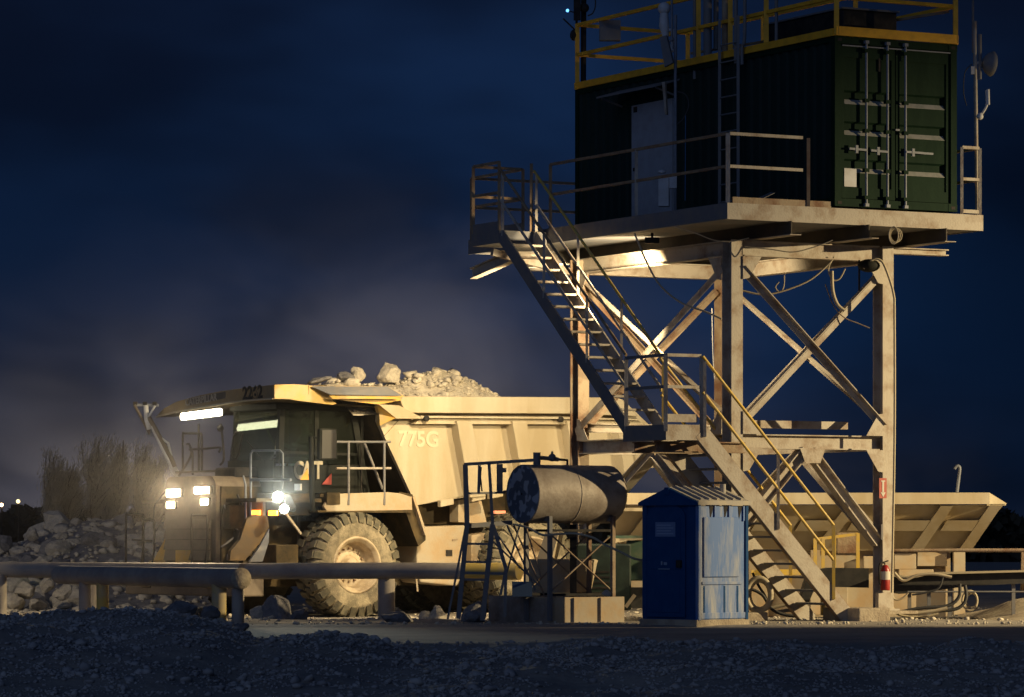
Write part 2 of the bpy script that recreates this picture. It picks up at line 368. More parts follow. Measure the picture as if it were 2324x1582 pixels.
def scatter(name, pts, sizes, m, flat=.75):
    vs = []; fs = []; n = 0
    for p, s in zip(pts, sizes):
        t = templates[rng.randint(12)]*(s*np.array([rng.uniform(.7, 1.3), rng.uniform(.7, 1.3), flat*rng.uniform(.7, 1.1)]))
        a = rng.uniform(0, 6.28); ca, sa = math.cos(a), math.sin(a); b = rng.uniform(-.6, .6); cb, sb = math.cos(b), math.sin(b)
        t = t@np.array([[ca, sa, 0], [-sa, ca, 0], [0, 0, 1]])@np.array([[1, 0, 0], [0, cb, sb], [0, -sb, cb]])
        vs.append(t+np.array(p)); fs.append(F1+n); n += len(t)
    vs = np.concatenate(vs); fs = np.concatenate(fs)
    me = bpy.data.meshes.new(name); me.vertices.add(len(vs)); me.vertices.foreach_set('co', vs.ravel())
    me.loops.add(len(fs)*3); me.polygons.add(len(fs)); me.loops.foreach_set('vertex_index', fs.ravel().astype(np.int32))
    me.polygons.foreach_set('loop_start', np.arange(0, len(fs)*3, 3, dtype=np.int32)); me.polygons.foreach_set('loop_total', np.full(len(fs), 3, dtype=np.int32))
    me.update(calc_edges=True); me.materials.append(m); o = bpy.data.objects.new(name, me); C.objects.link(o); return o
BOULD = []
for i in range(7):
    w = cutrock(I4, 300+i, 16, .55, .95, .09); me = bpy.data.meshes.new('boulder'); me.from_pydata(w.tolist(), [], F4.tolist()); me.update(); BOULD.append(me)
def boulder(name, c, size, m, label, group=None, seed=0, cat='boulder', rot=None):
    me = BOULD[seed % 7]
    key = (me.name, m.name)
    if key not in boulder.cache: q = me.copy(); q.materials.append(m); boulder.cache[key] = q
    o = bpy.data.objects.new(name, boulder.cache[key]); C.objects.link(o); o.location = c; o.scale = size
    r = random.Random(seed); o.rotation_euler = rot or (r.uniform(-.3, .3), r.uniform(-.3, .3), r.uniform(0, 6.28)); tag(o, label, cat, group); return o
boulder.cache = {}
pts = []; sz = []
while len(pts) < 30000:
    y = rng.uniform(34, 51.8); hw = y*.142; x = rng.uniform(-hw, hw)
    f = max(0, 1-abs(y-49.5)/(2.2 if y > 49.5 else 10)); 
    if rng.rand() > .10+f*.9+.9*nz3(x, y, .7, 8)+.5*nz3(x, y, 2.1, 6): continue
    if y < 41.5 and x < -1+nz3(x, y, .3, 4)*2 and rng.rand() > .06: continue
    s = min(.10, .010+rng.exponential(.011)+(rng.exponential(.028) if rng.rand() < .03 else 0))
    pts.append((x, y, ground_z(x, y)+s*.2)); sz.append(s)
o = scatter('gravel', pts, sz, GRAV); tag(o, 'loose dark gravel covering the low windrow in the foreground', 'gravel', kind='stuff')
pts = []; sz = []
while len(pts) < 2600:
    y = rng.uniform(61, 84); hw = y*.15; x = rng.uniform(-hw, hw)
    s = min(.09, .014+rng.exponential(.016)); pts.append((x, y, ground_z(x, y)+s*.2)); sz.append(s)
for _ in range(500):
    x = rng.uniform(-8.5, 9); y = 60.75+abs(rng.normal(0, .25)); s = .012+rng.exponential(.012); pts.append((x, y, ground_z(x, y)+s*.3)); sz.append(s)
o = scatter('stones', pts, sz, ROCK); tag(o, 'small pale stones strewn over the yard', 'stones', kind='stuff')

# ------------------------------------------------------------------ tower
PL = 6.80
tower = thing('steel_tower', 'tall steel tower of columns and cross braces carrying the green container', 'tower', TW(.2, 3.7, 0))
A1, A2, B1, B2 = -1.236, 1.77, 1.2, 6.32
for a in (A1, A2):
    for b in (B1, B2):
        m = MB(); w = .26
        p0 = TW(a, b, .15 if b == B1 else -.1); p1 = TW(a, b, 6.31)
        # H column: flanges face the long side, web between
        m.box(p0-U*.11-VV*.15, U*.22, VV*.022, p1-p0); m.box(p0-U*.11+VV*.128, U*.22, VV*.022, p1-p0)
        m.box(p0+U*.02-VV*.128, U*.016, VV*.256, p1-p0)
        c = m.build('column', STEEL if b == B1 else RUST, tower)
        m = MB(); m.box(p0-U*.2-VV*.2-Z*.0, U*.4, VV*.4, Z*.03); m.build('base_plate', STEEL, c)
# beams: top ring, middle ring
def ring(z, h, w, mt, name='beam'):
    e = .15
    MB().ibeam(TW(A1+e, B1-.02, z), TW(A2-e, B1-.02, z), w, h).build(name, mt, tower)
    MB().ibeam(TW(A1+e, B2, z), TW(A2-e, B2, z), w, h).build(name, mt, tower)
    MB().ibeam(TW(A1, B1+e, z), TW(A1, B2-e, z), w, h).build(name, mt, tower)
    MB().ibeam(TW(A2, B1+e, z), TW(A2, B2-e, z), w, h).build(name, mt, tower)
ring(6.18, .26, .2, STEEL)
ring(2.98, .24, .2, STEEL)
# headers over the columns, and long joists that stick out past them
for b in (B1, B2): MB().ibeam(TW(A2+.12, b, 6.25), TW(3.05, b, 6.25), .2, .11).build('header_beam', STEEL, tower)
for a in (-.92, .60, 2.15):
    MB().box(TW(a, -.10, 6.335), U*.02, VV*8.9, Z*.215).build('joist', JOIST, tower)
    MB().box(TW(a-.02, -.10, 6.323), U*.22, VV*8.9, Z*.012).build('joist_flange', STEEL, tower)
MB().ibeam(TW(-2.0, 7.6, 6.42), TW(-1.4, 7.6, 6.42), .15, .2).build('outrigger', STEEL, tower)
MB().ibeam(TW(-2.0, 7.4, 6.42), TW(-2.0, 8.9, 6.2), .15, .2).build('outrigger', STEEL, tower)
# deck and fascia
m = MB(); m.box(TW(-2.07, .01, 6.555), U*5.01, VV*8.88, Z*.225); m.build('deck', STEELD, tower)
MB().box(TW(-2.085, -.012, 6.54), U*5.05, VV*.012+Z*0, Z*.265).build('fascia', STEEL, tower)
MB().box(TW(-2.10, 0, 6.54), U*.015, VV*8.9, Z*.265).build('fascia', STEELD, tower)  # darker steel colours this side as shaded
MB().box(TW(2.965, 0, 6.54), U*.015, VV*8.9, Z*.265).build('fascia', STEELD, tower)
ac_ = (A1+A2)/2
# braces
def xbrace(p, q, r, s, w, mt):
    MB().ell(p, q, w, .014).build('brace', mt, tower); off = VV*.0
    MB().ell(r, s, w, .014).build('brace', mt, tower)
zt, zb = 5.84, 3.25
f = -.16
xbrace(TW(A1+.1, B1+f, zt), TW(A2-.1, B1+f, zb), TW(A2-.1, B1+f+.1, zt), TW(A1+.1, B1+f+.1, zb), .11, STEEL)
xbrace(TW(A1+.1, B2, zt), TW(A2-.1, B2, zb), TW(A2-.1, B2+.1, zt), TW(A1+.1, B2+.1, zb), .10, RUST)
xbrace(TW(A2, B1+.1, zt), TW(A2, B2-.1, zb), TW(A2+.1, B2-.1, zt), TW(A2+.1, B1+.1, zb), .10, STEEL)
xbrace(TW(A1-.08, B1+.1, zt), TW(A1-.08, B2-.1, zb), TW(A1+.06, B2-.1, zt), TW(A1+.06, B1+.1, zb), .12, STEEL)
# lower chevrons, heavy sections
def chev(p, apex, q, w):
    MB().ibeam(p, apex, w, w, .02).build('strut', STEEL, tower); MB().ibeam(apex+(q-p).normalized()*.12, q, w, w, .02).build('strut', STEEL, tower)
ac = (A1+A2)/2; bc = (B1+B2)/2
chev(TW(A1+.12, B1, 1.5), TW(ac-.1, B1, 2.84), TW(A2-.12, B1, 1.3), .18)
chev(TW(A1, B2-.12, 1.5), TW(A1, bc, 2.84), TW(A1, B1+.12, 1.3), .2)
chev(TW(A2, B2-.12, 1.5), TW(A2, bc, 2.84), TW(A2, B1+.12, 1.3), .2)
chev(TW(A1+.12, B2, 1.5), TW(ac-.1, B2, 2.84), TW(A2-.12, B2, 1.3), .16)
for (a, z, da, dz) in ((A1, 6.04, 1, -1), (A2, 6.04, -1, -1), (A1, 3.10, 1, 1), (A2, 3.10, -1, 1), (A1, 2.86, 1, -1), (A2, 2.86, -1, -1)):
    p = TW(a+da*.10, B1-.175, z); MB().prism([p, p+U*da*.36, p+U*da*.12+Z*dz*.36, p+Z*dz*.38], VV*.012).build('gusset_plate', STEEL, tower)
    q = TW(A1-.10 if a == A1 else A2+.10, B1+.14, z)
for (b, z, db, dz) in ((B1, 6.04, 1, -1), (B2, 6.04, -1, -1), (B1, 3.10, 1, 1), (B2, 3.10, -1, 1)):
    p = TW(A1-.125, b+db*.14, z); MB().prism([p, p+VV*db*.4, p+VV*db*.12+Z*dz*.36, p+Z*dz*.38], -U*.012).build('gusset_plate', STEEL, tower)
p = TW(ac_-.25, B1-.13, 2.87); MB().prism([p, p+U*.5, p+U*.4-Z*.24, p+U*.1-Z*.24], VV*.012).build('gusset_plate', STEEL, tower)
# edge angle under the middle beam at the far side
MB().ibeam(TW(A1, B2-.3, 3.32), TW(A2-.1, B2-.3, 3.32), .14, .16).build('beam', STEEL, tower)
MB().bar(TW(A1+.15, B1+.9, 3.30), TW(A2-.15, B1+.9, 3.30), .1, .13).build('beam', STEEL, tower)
# platform guard rail (part of the tower platform)
gr = thing('platform_guardrail', 'weathered two-bar guard rail around the edge of the container platform', 'guard rail', TW(-2, 0, PL))
RT, RM = 7.93, 7.40
def rail(p, q, w=.045, mt=RAILB, par=gr, name='rail'): MB().bar(p, q, w, w).build(name, mt, par)
def post(a, b, mt=RAILB, z0=PL, z1=RT, par=gr, w=.055): MB().bar(TW(a, b, z0), TW(a, b, z1), w, w).build('post', mt, par)
e = -2.05
for z in (RT, RM):
    rail(TW(e+.03, .03, z), TW(-.62, .03, z), .05, STEEL)
    rail(TW(e, .06, z), TW(e, 5.9, z))
    rail(TW(e, 6.95, z), TW(e, 8.85, z)); rail(TW(e, 8.87, z), TW(2.9, 8.87, z))
    rail(TW(2.56, .03, z), TW(2.9, .03, z), .05, STEEL); rail(TW(2.93, .06, z), TW(2.93, 8.85, z))
post(e, .03, STEEL, w=.07); post(-.5, .03, RAILB); post(e, 2.95, STEEL); post(e, 5.92); post(e, 6.92); post(e, 8.87)
post(.4, 8.87); post(2.93, 8.87); post(2.93, .03, STEEL); post(2.56, .03, STEEL, w=.05); post(2.93, 3); post(2.93, 6)
MB().bar(TW(2.58, .03, 6.86), TW(2.9, .03, 6.86), .03, .06).build('kickboard', STEEL, gr)
MB().bar(TW(e+.1, .05, 6.86), TW(-.05, .05, 6.86), .03, .10).build('kickboard', RUST, gr)
MB().bar(TW(e, 6.95, 6.9), TW(e, 8.85, 6.9), .03, .16).build('kickboard', STEELD, gr)

# ------------------------------------------------------------------ upper stair
st1 = thing('stair_flight', 'upper stair flight with dark stringer dropping from the platform to the small landing', 'stairs', TW(-2.7, 3.5, 3), 'stair flights on the tower')
a0, a1 = -3.05, -2.38
pT, pB = (5.92, 6.72), (1.58, 3.30)
def stringer(p, q, w, h, mt, par, up=Z):
    d = (q-p).normalized(); m = MB(); m.bar(p, q, w, h, up); m.build('stringer', mt, par)
for a in (a0, a1): stringer(TW(a, pT[0], pT[1]-.05), TW(a, pB[0]-.02, pB[1]-.12), .03, .24, STEELD if a == a0 else STEEL, st1)  # outer stringer takes the darker steel as painted shade
n = 15
for i in range(1, n):
    f = i/n; b = pT[0]+(pB[0]-pT[0])*f; z = pT[1]+(pB[1]-pT[1])*f
    MB().box(TW(a0+.02, b-.11, z-.05), U*(a1-a0-.04), VV*.22, Z*.035).build('tread', STEEL, st1)
for a, mt in ((a0, STEELD), (a1, RAILB)):
    for dz in (.55, 1.08):
        m = MB().tube([TW(a, pT[0], pT[1]+dz), TW(a, pB[0], pB[1]+dz)], .024, 8); m.build('handrail', (YEL if dz > 1 and a == a1 else (RAILB if dz > 1 else STEEL)), st1)
    for f in (.02, .36, .70): 
        b = pT[0]+(pB[0]-pT[0])*f; z = pT[1]+(pB[1]-pT[1])*f
        MB().bar(TW(a, b, z-.02), TW(a, b, z+1.08), .045, .045).build('post', STEEL, st1)
# small top landing jutting out
tl = thing('stair_landing', 'dark cantilevered top landing with rails at the far left end of the platform', 'landing', TW(-2.6, 6.4, 6.7), 'stair landings on the tower')
MB().box(TW(-3.07, 5.93, 6.52), U*.95, VV*1.0, Z*.22).build('deck', STEELD, tl)
for z in (RT, RM): rail(TW(-3.05, 5.96, z), TW(-3.05, 6.9, z), par=tl); rail(TW(-3.05, 6.92, z), TW(-2.1, 6.92, z), par=tl)
for q in ((-3.05, 5.96), (-3.05, 6.92), (-2.42, 5.94)): post(*q, z0=6.74, par=tl)
MB().bar(TW(-3.06, 5.98, 6.82), TW(-3.06, 6.9, 6.82), .02, .16).build('kickboard', STEELD, tl)
MB().bar(TW(-2.9, 6.5, 6.4), TW(-1.3, 6.5, 6.1), .1, .12).build('bracket', STEEL, tl)
# middle landing
ml = thing('stair_landing', 'small railed middle landing where the two stair flights meet', 'landing', TW(-2.7, .9, 3), 'stair landings on the tower')
L0, L1 = .25, 1.58
MB().box(TW(-3.09, L0+.012, 2.99), U*.71, VV*(L1-L0), Z*.2).build('deck', STEELD, ml)
MB().box(TW(-3.105, L0+.01, 2.96), U*.015, VV*(L1-L0), Z*.25).build('fascia', STEELD, ml)  # shaded side of the landing, painted darker than its front
MB().box(TW(-3.09, L0-.01, 2.96), U*.71, VV*.018, Z*.25).build('fascia', STEEL, ml)
MB().box(TW(-3.08, L0+.02, 3.25), U*.60, VV*.015, Z*.13).build('kickboard', STEEL, ml)
LR = 4.33
for z in (LR, 3.82):
    rail(TW(-3.08, L0+.02, z), TW(-3.08, L1-.05, z), .05, STEELD, ml); rail(TW(-3.06, L0+.02, z), TW(-2.42, L0+.02, z), .05, STEEL, ml)
for q in ((-3.08, L0+.02), (-3.08, L1-.05), (-2.40, L0+.02)):
    MB().bar(TW(q[0], q[1], 3.1), TW(q[0], q[1], LR), .065, .065).build('post', STEEL, ml)
MB().ibeam(TW(-3.0, .7, 2.86), TW(A1-.1, .7, 2.86), .15, .18).build('bracket', RUST, ml)
MB().ibeam(TW(-3.0, 1.4, 2.86), TW(A1-.1, 1.4, 2.86), .15, .18).build('bracket', RUST, ml)
# lower flight
st2 = thing('stair_flight', 'lower stair flight with pale stringers and yellow handrails down to the concrete footing', 'stairs', TW(-1, .8, 0), 'stair flights on the tower')
S0, S1 = (-2.43, 3.10), (.50, -.02)
for b, mt in ((L0, STEEL), (L0+1.25, STEEL)):
    p, q = TW(S0[0], b, S0[1]), TW(S1[0], b, S1[1]); stringer(p, q, .03, .27, mt, st2)
    # the channel's narrow flanges
    d = (q-p).normalized(); nn = VV.cross(d).normalized()
    for sg in (-1, 1): MB().bar(p+nn*sg*.14+VV*.04, q+nn*sg*.14+VV*.04, .08, .012, nn).build('flange', RUST, st2)
n = 14
for i in range(1, n):
    f = i/n; a = S0[0]+(S1[0]-S0[0])*f; z = S0[1]+(S1[1]-S0[1])*f+.06
    MB().box(TW(a-.12, L0+.03, z), U*.25, VV*1.18, Z*.035).build('tread', STEELD, st2)
for b, mt, zz in ((L0-.03, RAILB, (.62, 1.2)), (L0+1.28, YEL, (.62, 1.2))):
    for dz in zz:
        MB().tube([TW(S0[0]+.02, b, S0[1]+dz+.02), TW(S1[0]-.38, b, S1[1]+.41+dz)], .026, 8).build('handrail', YEL, st2)
    for f in (.02, .5, .87):
        a = S0[0]+(S1[0]-S0[0])*f; z = S0[1]+(S1[1]-S0[1])*f
        MB().bar(TW(a, b, z-.02), TW(a, b, z+1.2), .05, .05).build('post', YEL if (b > 1 or f > .8) else STEEL, st2)
# landing's far rails (yellow)
for z in (LR, 3.82): rail(TW(-2.4, L1-.04, z), TW(-2.42, L1-.04, z), .05, YEL, ml)

# footing under the right column
o = MB().box(TW(.40, -.12, -.12), U*.62, VV*1.1, Z*.34).build('concrete_footing', CONC, bevel=.02); tag(o, 'pale concrete block under the foot of the lower stair and right column', 'footing')
o = MB().box(TW(A1-.45, B1-.4, -.14), U*.9, VV*.9, Z*.29).build('concrete_footing', CONC, bevel=.02); tag(o, 'concrete footing hidden behind the blue toilet under the middle column', 'footing')
o = MB().box(TW(A2-.4, B1-.45, .1), U*.8, VV*.8, Z*.05).build('concrete_footing', CONC); tag(o, 'thin grout pad between the right column and its concrete block', 'footing')

# ------------------------------------------------------------------ container
LC = 8.66; CW = 2.44; ZB, ZT = 6.84, 9.64
ct = thing('shipping_container', 'dark green shipping container with corrugated sides standing on the steel tower', 'shipping container', TW(1.2, 4.3, ZB))
m = MB()   # frame: posts and rails
for a in (0, CW-.12):
    for b in (0, LC-.12): m.box(TW(a, b, ZB), U*.12, VV*.12, Z*(ZT-ZB))
for a in (.0, CW-.08):
    m.box(TW(a, .12, ZB), U*.08, VV*(LC-.24), Z*.14); m.box(TW(a, .12, ZT-.09), U*.08, VV*(LC-.24), Z*.09)
for b in (0, LC-.1):
    m.box(TW(.12, b, ZB), U*(CW-.24), VV*.1, Z*.13); m.box(TW(.12, b, ZT-.12), U*(CW-.24), VV*.1, Z*.12)
m.build('frame', GREEN, ct)
for (x, b) in ((0, 0), (CW-.17, 0)):
    for z in (ZB-.001, ZT-.118):
        m = MB(); m.box(TW(x-.004, b-.006, z), U*.178, VV*.17, Z*.12); cc = m.build('corner_casting', GREEN, ct)
        MB().box(TW(x+.05, b-.010, z+.035), U*.08, VV*.003, Z*.05).build('slot', BLACK, cc)
def corrug(a, sgn, b0, b1, name, mt, gap=None):
    m = MB(); pitch = .28; b = b0; prof = []
    while b < b1:
        prof += [(b, 0), (b+.10, 0), (b+.14, .036), (b+.24, .036)]; b += pitch
    prof = [p for p in prof if p[0] <= b1]+[(b1, 0)]
    for i in range(len(prof)-1):
        (p, d0), (q, d1) = prof[i], prof[i+1]
        if q <= p: continue
        m.add([TW(a+sgn*d0, p, ZB+.14), TW(a+sgn*d1, q, ZB+.14), TW(a+sgn*d1, q, ZT-.09), TW(a+sgn*d0, p, ZT-.09)], [(0, 1, 2, 3)])
    m.build(name, mt, ct)
corrug(.02, 1, .12, LC-.12, 'side_wall', DKGREEN); corrug(CW-.02, -1, .12, LC-.12, 'side_wall', DKGREEN)
MB().box(TW(.1, LC-.06, ZB+.13), U*(CW-.2), VV*.02, Z*(ZT-ZB-.25)).build('end_wall', DKGREEN, ct)
MB().box(TW(.08, .1, ZT-.05), U*(CW-.16), VV*(LC-.2), Z*.03).build('roof', DKGREEN, ct)
MB().box(TW(.08, .1, ZB+.02), U*(CW-.16), VV*(LC-.2), Z*.08).build('floor', DKGREEN, ct)
# cargo doors: two leaves pressed with horizontal channels
def leaf(x0, x1):
    m = MB(); y0 = .05; zz = [(ZB+.14, 0)]
    for zc in (7.42, 8.02, 8.53):
        zz += [(zc-.06, 0), (zc+.0, .038), (zc+.09, .038), (zc+.10, 0)]
    zz += [(ZT-.13, 0)]
    zz = [(ZB+.14, 0)]
    for zc in (7.44, 8.06, 8.57): zz += [(zc-.035, 0), (zc+.04, .05), (zc+.16, .05), (zc+.19, 0)]
    zz += [(ZT-.14, 0)]
    xi0, xi1 = x0+.07, x1-.07
    for i in range(len(zz)-1):
        (z0, d0), (z1, d1) = zz[i], zz[i+1]
        m.add([TW(xi0, y0+d0, z0), TW(xi1, y0+d1*0+d0, z0), TW(xi1, y0+d1, z1), TW(xi0, y0+d1, z1)], [(0, 1, 2, 3)])
    for a, b in ((x0, xi0), (xi1, x1)): m.box(TW(a, .03, ZB+.14), U*(b-a), VV*.08, Z*(ZT-ZB-.28))
    m.box(TW(xi0, .03, ZB+.14), U*(xi1-xi0), VV*.019, Z*.18); m.box(TW(xi0, .03, ZT-.34), U*(xi1-xi0), VV*.019, Z*.2)
    return m.build('door', GREEN, ct)
d1 = leaf(.13, 1.21); d2 = leaf(1.23, CW-.13)
# lit lower lips of the pressed channels, painted as pale strips
LITLIP = mat('lit_lips', (.26, .26, .25), (.16, .18, .16), .9, 0, 6, .7)
for z in (7.44, 8.06, 8.57):
    MB().prism([TW(.22, .046, z-.035), TW(.22, .046, z-.030), TW(.22, .096, z+.045), TW(.22, .096, z+.040)], U*.93).build('lit_lip_line', LITLIP, d1)
    MB().prism([TW(1.32, .046, z-.035), TW(1.32, .046, z-.030), TW(1.32, .096, z+.045), TW(1.32, .096, z+.040)], U*.90).build('lit_lip_line', LITLIP, d2)
for x, d in ((.60, d1), (1.02, d1), (1.38, d2)):
    m = MB().tube([TW(x, -.03, ZB+.02), TW(x, -.03, ZT-.08)], .021, 8); r_ = m.build('locking_rod', GALV, ct)
    for z in (ZB+.16, 7.45, 8.1, 8.6, ZT-.22): MB().box(TW(x-.045, -.055, z-.03), U*.09, VV*.08, Z*.06).build('bracket', GREEN, r_)
    for z in (ZB+.01, ZT-.1): MB().box(TW(x-.035, -.065, z), U*.07, VV*.07, Z*.05).build('cam', GALV, r_)
for x0, x1, z in ((.25, .60, 7.79), (.68, 1.02, 7.78), (1.38, 1.92, 7.79)):
    m = MB().bar(TW(x0, -.05, z), TW(x1, -.05, z-.01), .02, .035); xm = x0+(x1-x0)*(.4 if x0 < 1.3 else .25)
    m.box(TW(xm-.02, -.065, z-.07), U*.05, VV*.03, Z*.13); m.build('handle', GALV, ct)
MB().box(TW(.20, .022, 7.17), U*.24, VV*.006, Z*.30).build('plate', WHITE, ct, label='blank pale data plate')
m = MB().bar(TW(1.2, .0, 8.15), TW(1.28, .0, 8.15), .02, .03); m.build('latch', GALV, ct)
MB().box(TW(.88, .022, 9.1), U*.04, VV*.008, Z*.22).build('plate', BLACK, ct)
MB().box(TW(.14, -.012, ZT-.16), U*2.16, VV*.012, Z*.02).build('drip_rail', GALV, ct)
# personnel door in the long side
dr = MB().box(TW(-.03, 5.15, 6.97), U*.045, VV*1.40, Z*2.16).build('side_door', DOORW, ct, label='pale personnel door')
MB().box(TW(-.05, 6.35, 7.95), U*.03, VV*.12, Z*.06).build('handle', BLACK, dr)
MB().box(TW(-.04, 6.35, 9.0), U*.012, VV*.12, Z*.1).build('vent', BLACK, dr)
aw = thing('door_awning', 'thin sloping dark awning above the pale container door', 'awning', TW(-.2, 6, 9.25))
MB().prism([TW(-.02, 4.9, 9.42), TW(-.5, 4.9, 9.28), TW(-.5, 4.9, 9.31), TW(-.02, 4.9, 9.45)], VV*2.1).build('sheet', STEELD, aw)
for b in (5.0, 6.9): MB().bar(TW(-.02, b, 9.15), TW(-.45, b, 9.28), .03, .03).build('bracket', STEELD, aw)
# roof railing
rr = thing('roof_guardrail', 'orange guard rail bolted around the roof of the green container', 'guard rail', TW(1.2, 4.3, ZT))
zr = (10.28, 10.83)
for z in zr:
    for p, q in ((TW(.03, .03, z), TW(CW-.03, .03, z)), (TW(.03, LC-.03, z), TW(CW-.03, LC-.03, z)), (TW(.03, .06, z), TW(.03, LC-.06, z)), (TW(CW-.03, .06, z), TW(CW-.03, LC-.06, z))):
        MB().bar(p, q, .06, .06).build('rail', ORG, rr)
for p, q, w, h in ((TW(.0, -.02, 9.72), TW(CW, -.02, 9.72), .05, .15), (TW(.0, LC, 9.70), TW(CW, LC, 9.70), .05, .10), (TW(-.01, .01, 9.70), TW(-.01, LC-.03, 9.70), .05, .12), (TW(CW+.01, .01, 9.70), TW(CW+.01, LC-.03, 9.70), .05, .12)):
    MB().bar(p, q, w, h).build('base_rail', ORG, rr)
for a, b in ((.03, .0), (CW-.03, .0), (.03, 2.15), (CW-.03, 3), (.03, 4.35), (CW-.03, 6), (.03, LC-.03), (CW-.03, LC-.03), (.03, 3.3)):
    MB().bar(TW(a, b, 9.66), TW(a, b, 10.85), .08, .08).build('post', ORG, rr)
MB().bar(TW(.4, 5.2, 9.95), TW(CW-.1, .1, 10.2), .04, .04).build('rail', RAILB, rr)
# dark cabinet on the roof, tall conduits, ladder, masts
def pa(px, a):   # b on the plane a=const of the tower frame
    r = (px-CX)/FP; bx = NC.x+U.x*a; by = NC.y+U.y*a; return (bx-r*by)/(-VV.x+r*VV.y)
def zp(py, p): return CH+(HY-py)*p.y/FP
cb = thing('roof_cabinet', 'large black cabinet on the container roof behind the orange rail', 'cabinet', TW(1.2, 1.9, 9.62))
MB().box(TW(.75, .9, 9.62), U*1.1, VV*2.4, Z*.62).build('body', BLACK, cb, bevel=.03)
MB().box(TW(.72, .87, 10.24), U*1.16, VV*2.46, Z*.03).build('lid', STEELD, cb)
PIPES = [(1577, .05, .035, 9.4, 'slim conduit left of the row, beside the pole'), (1606, .1, .075, 9.62, 'thickest dark pipe of the row above the container roof'), (1625, .3, .045, 9.9, 'dark hanging conduit right of the thickest pipe'), (1646, .08, .06, 9.6, 'rust brown conduit in the middle of the row'),
         (1670, -.06, .035, 9.5, 'slim pale-topped conduit left of the bent one'), (1762, .05, .03, 9.62, 'thin rod standing alone in front of the roof cabinet')]
for px, a, r, z0, lb in PIPES:
    b = pa(px, a); o = MB().tube([TW(a, b, z0), TW(a, b, 11.3)], r, 10).build('conduit', RUST if 'brown' in lb else STEELD); tag(o, lb, 'pipe', 'upright conduits above the container roof')
b = pa(1690, -.1); o = MB().tube(smooth_path([TW(-.1, b+.08, 9.45), TW(-.1, b+.08, 9.75), TW(-.1, b, 9.95), TW(-.1, b, 11.3)]), .03, 8).build('conduit', STEELD); tag(o, 'bent dark conduit with a kink just above the container roof edge', 'pipe', 'upright conduits above the container roof')
ld = thing('wall_ladder', 'black ladder fixed to the long side wall of the green container', 'ladder', TW(-.1, pa(1655, -.12), 6.9))
b0, b1 = pa(1633, -.12), pa(1675, -.12)
for b in (b0, b1): MB().bar(TW(-.12, b, 7.0), TW(-.12, b, 10.3), .05, .05).build('rail', STEELD, ld)
for i in range(10): MB().tube([TW(-.12, b0, 7.15+i*.3), TW(-.12, b1, 7.15+i*.3)], .014, 6).build('rung', STEELD, ld)
# camera pole on the walkway
bp_ = pa(1533, -.9)
cp = thing('equipment_pole', 'slim pale pole with boxes and a white camera in front of the container door', 'pole', TW(-.9, bp_, PL))
MB().tube([TW(-.9, bp_, PL), TW(-.9, bp_, 10.35)], .028, 8).build('pole', GALV, cp)
MB().tube([TW(-.9, bp_+.12, 9.9), TW(-.9, bp_+.12, 11.3)], .02, 8).build('pole', GALV, cp)
MB().bar(TW(-.9, bp_, 9.95), TW(-.9, bp_+.35, 9.9), .03, .03).build('arm', GALV, cp)
c_ = TW(-.9, bp_+.32, 10.0)
MB().tube([c_, c_+V((-.03, 0, .2)), c_+V((-.03, 0, .42))], [.05, .09, .07], 12).build('camera_housing', WHITE, cp)
MB().sphere(c_+V((-.03, 0, .5)), .11, 14, 8).build('dome', WHITE, cp)
MB().tube(smooth_path([TW(-.9, bp_+.05, 9.75), c_+V((.1, 0, -.2)), c_+V((.13, 0, .1)), c_+V((.02, 0, .12))]), .03, 8).build('hose', WHITE, cp)
p = AT(1475, 170, 65.2)
MB().box(p+V((-.03, 0, -.25)), V((.12, .1, 0)), V((-.03, .04, 0)), V((.22, 0, -.75))*-1+V((0, 0, 0))).build('panel', STEELD, cp) if False else None
m = MB().prism([AT(1497, 84, 65.2), AT(1512, 80, 65.2), AT(1527, 142, 65.2), AT(1508, 152, 65.2)], V((.03, .06, 0))); m.build('panel_antenna', STEELD, cp)
m = MB().prism([AT(1502, 186, 65.2), AT(1509, 186, 65.2), AT(1513, 260, 65.2), AT(1509, 260, 65.2)], V((.03, .06, 0))); m.build('panel_antenna', STEEL, cp)
MB().box(AT(1519, 427, 64.5), V((.125, 0, 0)), V((0, .12, 0)), Z*.22).build('junction_box', WHITE, cp)
MB().tube(smooth_path([AT(1536, 208, 65), AT(1556, 215, 65), AT(1563, 240, 65), AT(1550, 270, 65), AT(1536, 282, 65)]), .012, 6).build('cable', CABLED, cp)
o = MB().tube([AT(1556, 260, 66.0), AT(1555, 455, 66.0)], .007, 5).build('cable', CABLEB); tag(o, 'thin blue cable hanging straight down the container side wall', 'cable')
eb = thing('electrical_box', 'white electrical enclosure standing on the walkway before the pale door', 'electrical box', AT(1505, 470, 64.6))
MB().box(AT(1494, 468, 64.6), V((.18, 0, 0)), V((.02, .2, 0)), Z*.50).build('cabinet', WHITE, eb, bevel=.01)
MB().sphere(AT(1502, 390, 64.8), .05, 10, 6, (1.5, 1, .7)).build('vent_cap', WHITE, eb)
o = MB().box(AT(1360, 92, 69.5), V((.39, .02, 0)), V((0, .15, 0)), Z*.38).build('junction_box', STEELD, bevel=.015); tag(o, 'square grey box hung on the orange rail at the far end of the roof', 'electrical box')
# plastic sheets lying on the walkway
p = TW(-.75, .5, 6.83)
o = MB().prism([p, p+U*.5+Z*.02, p+U*.62+VV*.5+Z*.09, p+VV*.45+Z*.06], Z*.008).build('loose_sheet', WHITE); tag(o, 'flat pale sheet lying on the platform behind the front rail', 'sheet')
p = TW(-1.35, .5, 6.83)
o = MB().prism([p, p+U*.5+Z*.22, p+U*.55+VV*.2+Z*.25, p+VV*.2+Z*.02], Z*.008).build('loose_sheet', STEELD); tag(o, 'tilted grey sheet leaning up beside the flat one on the platform', 'sheet')
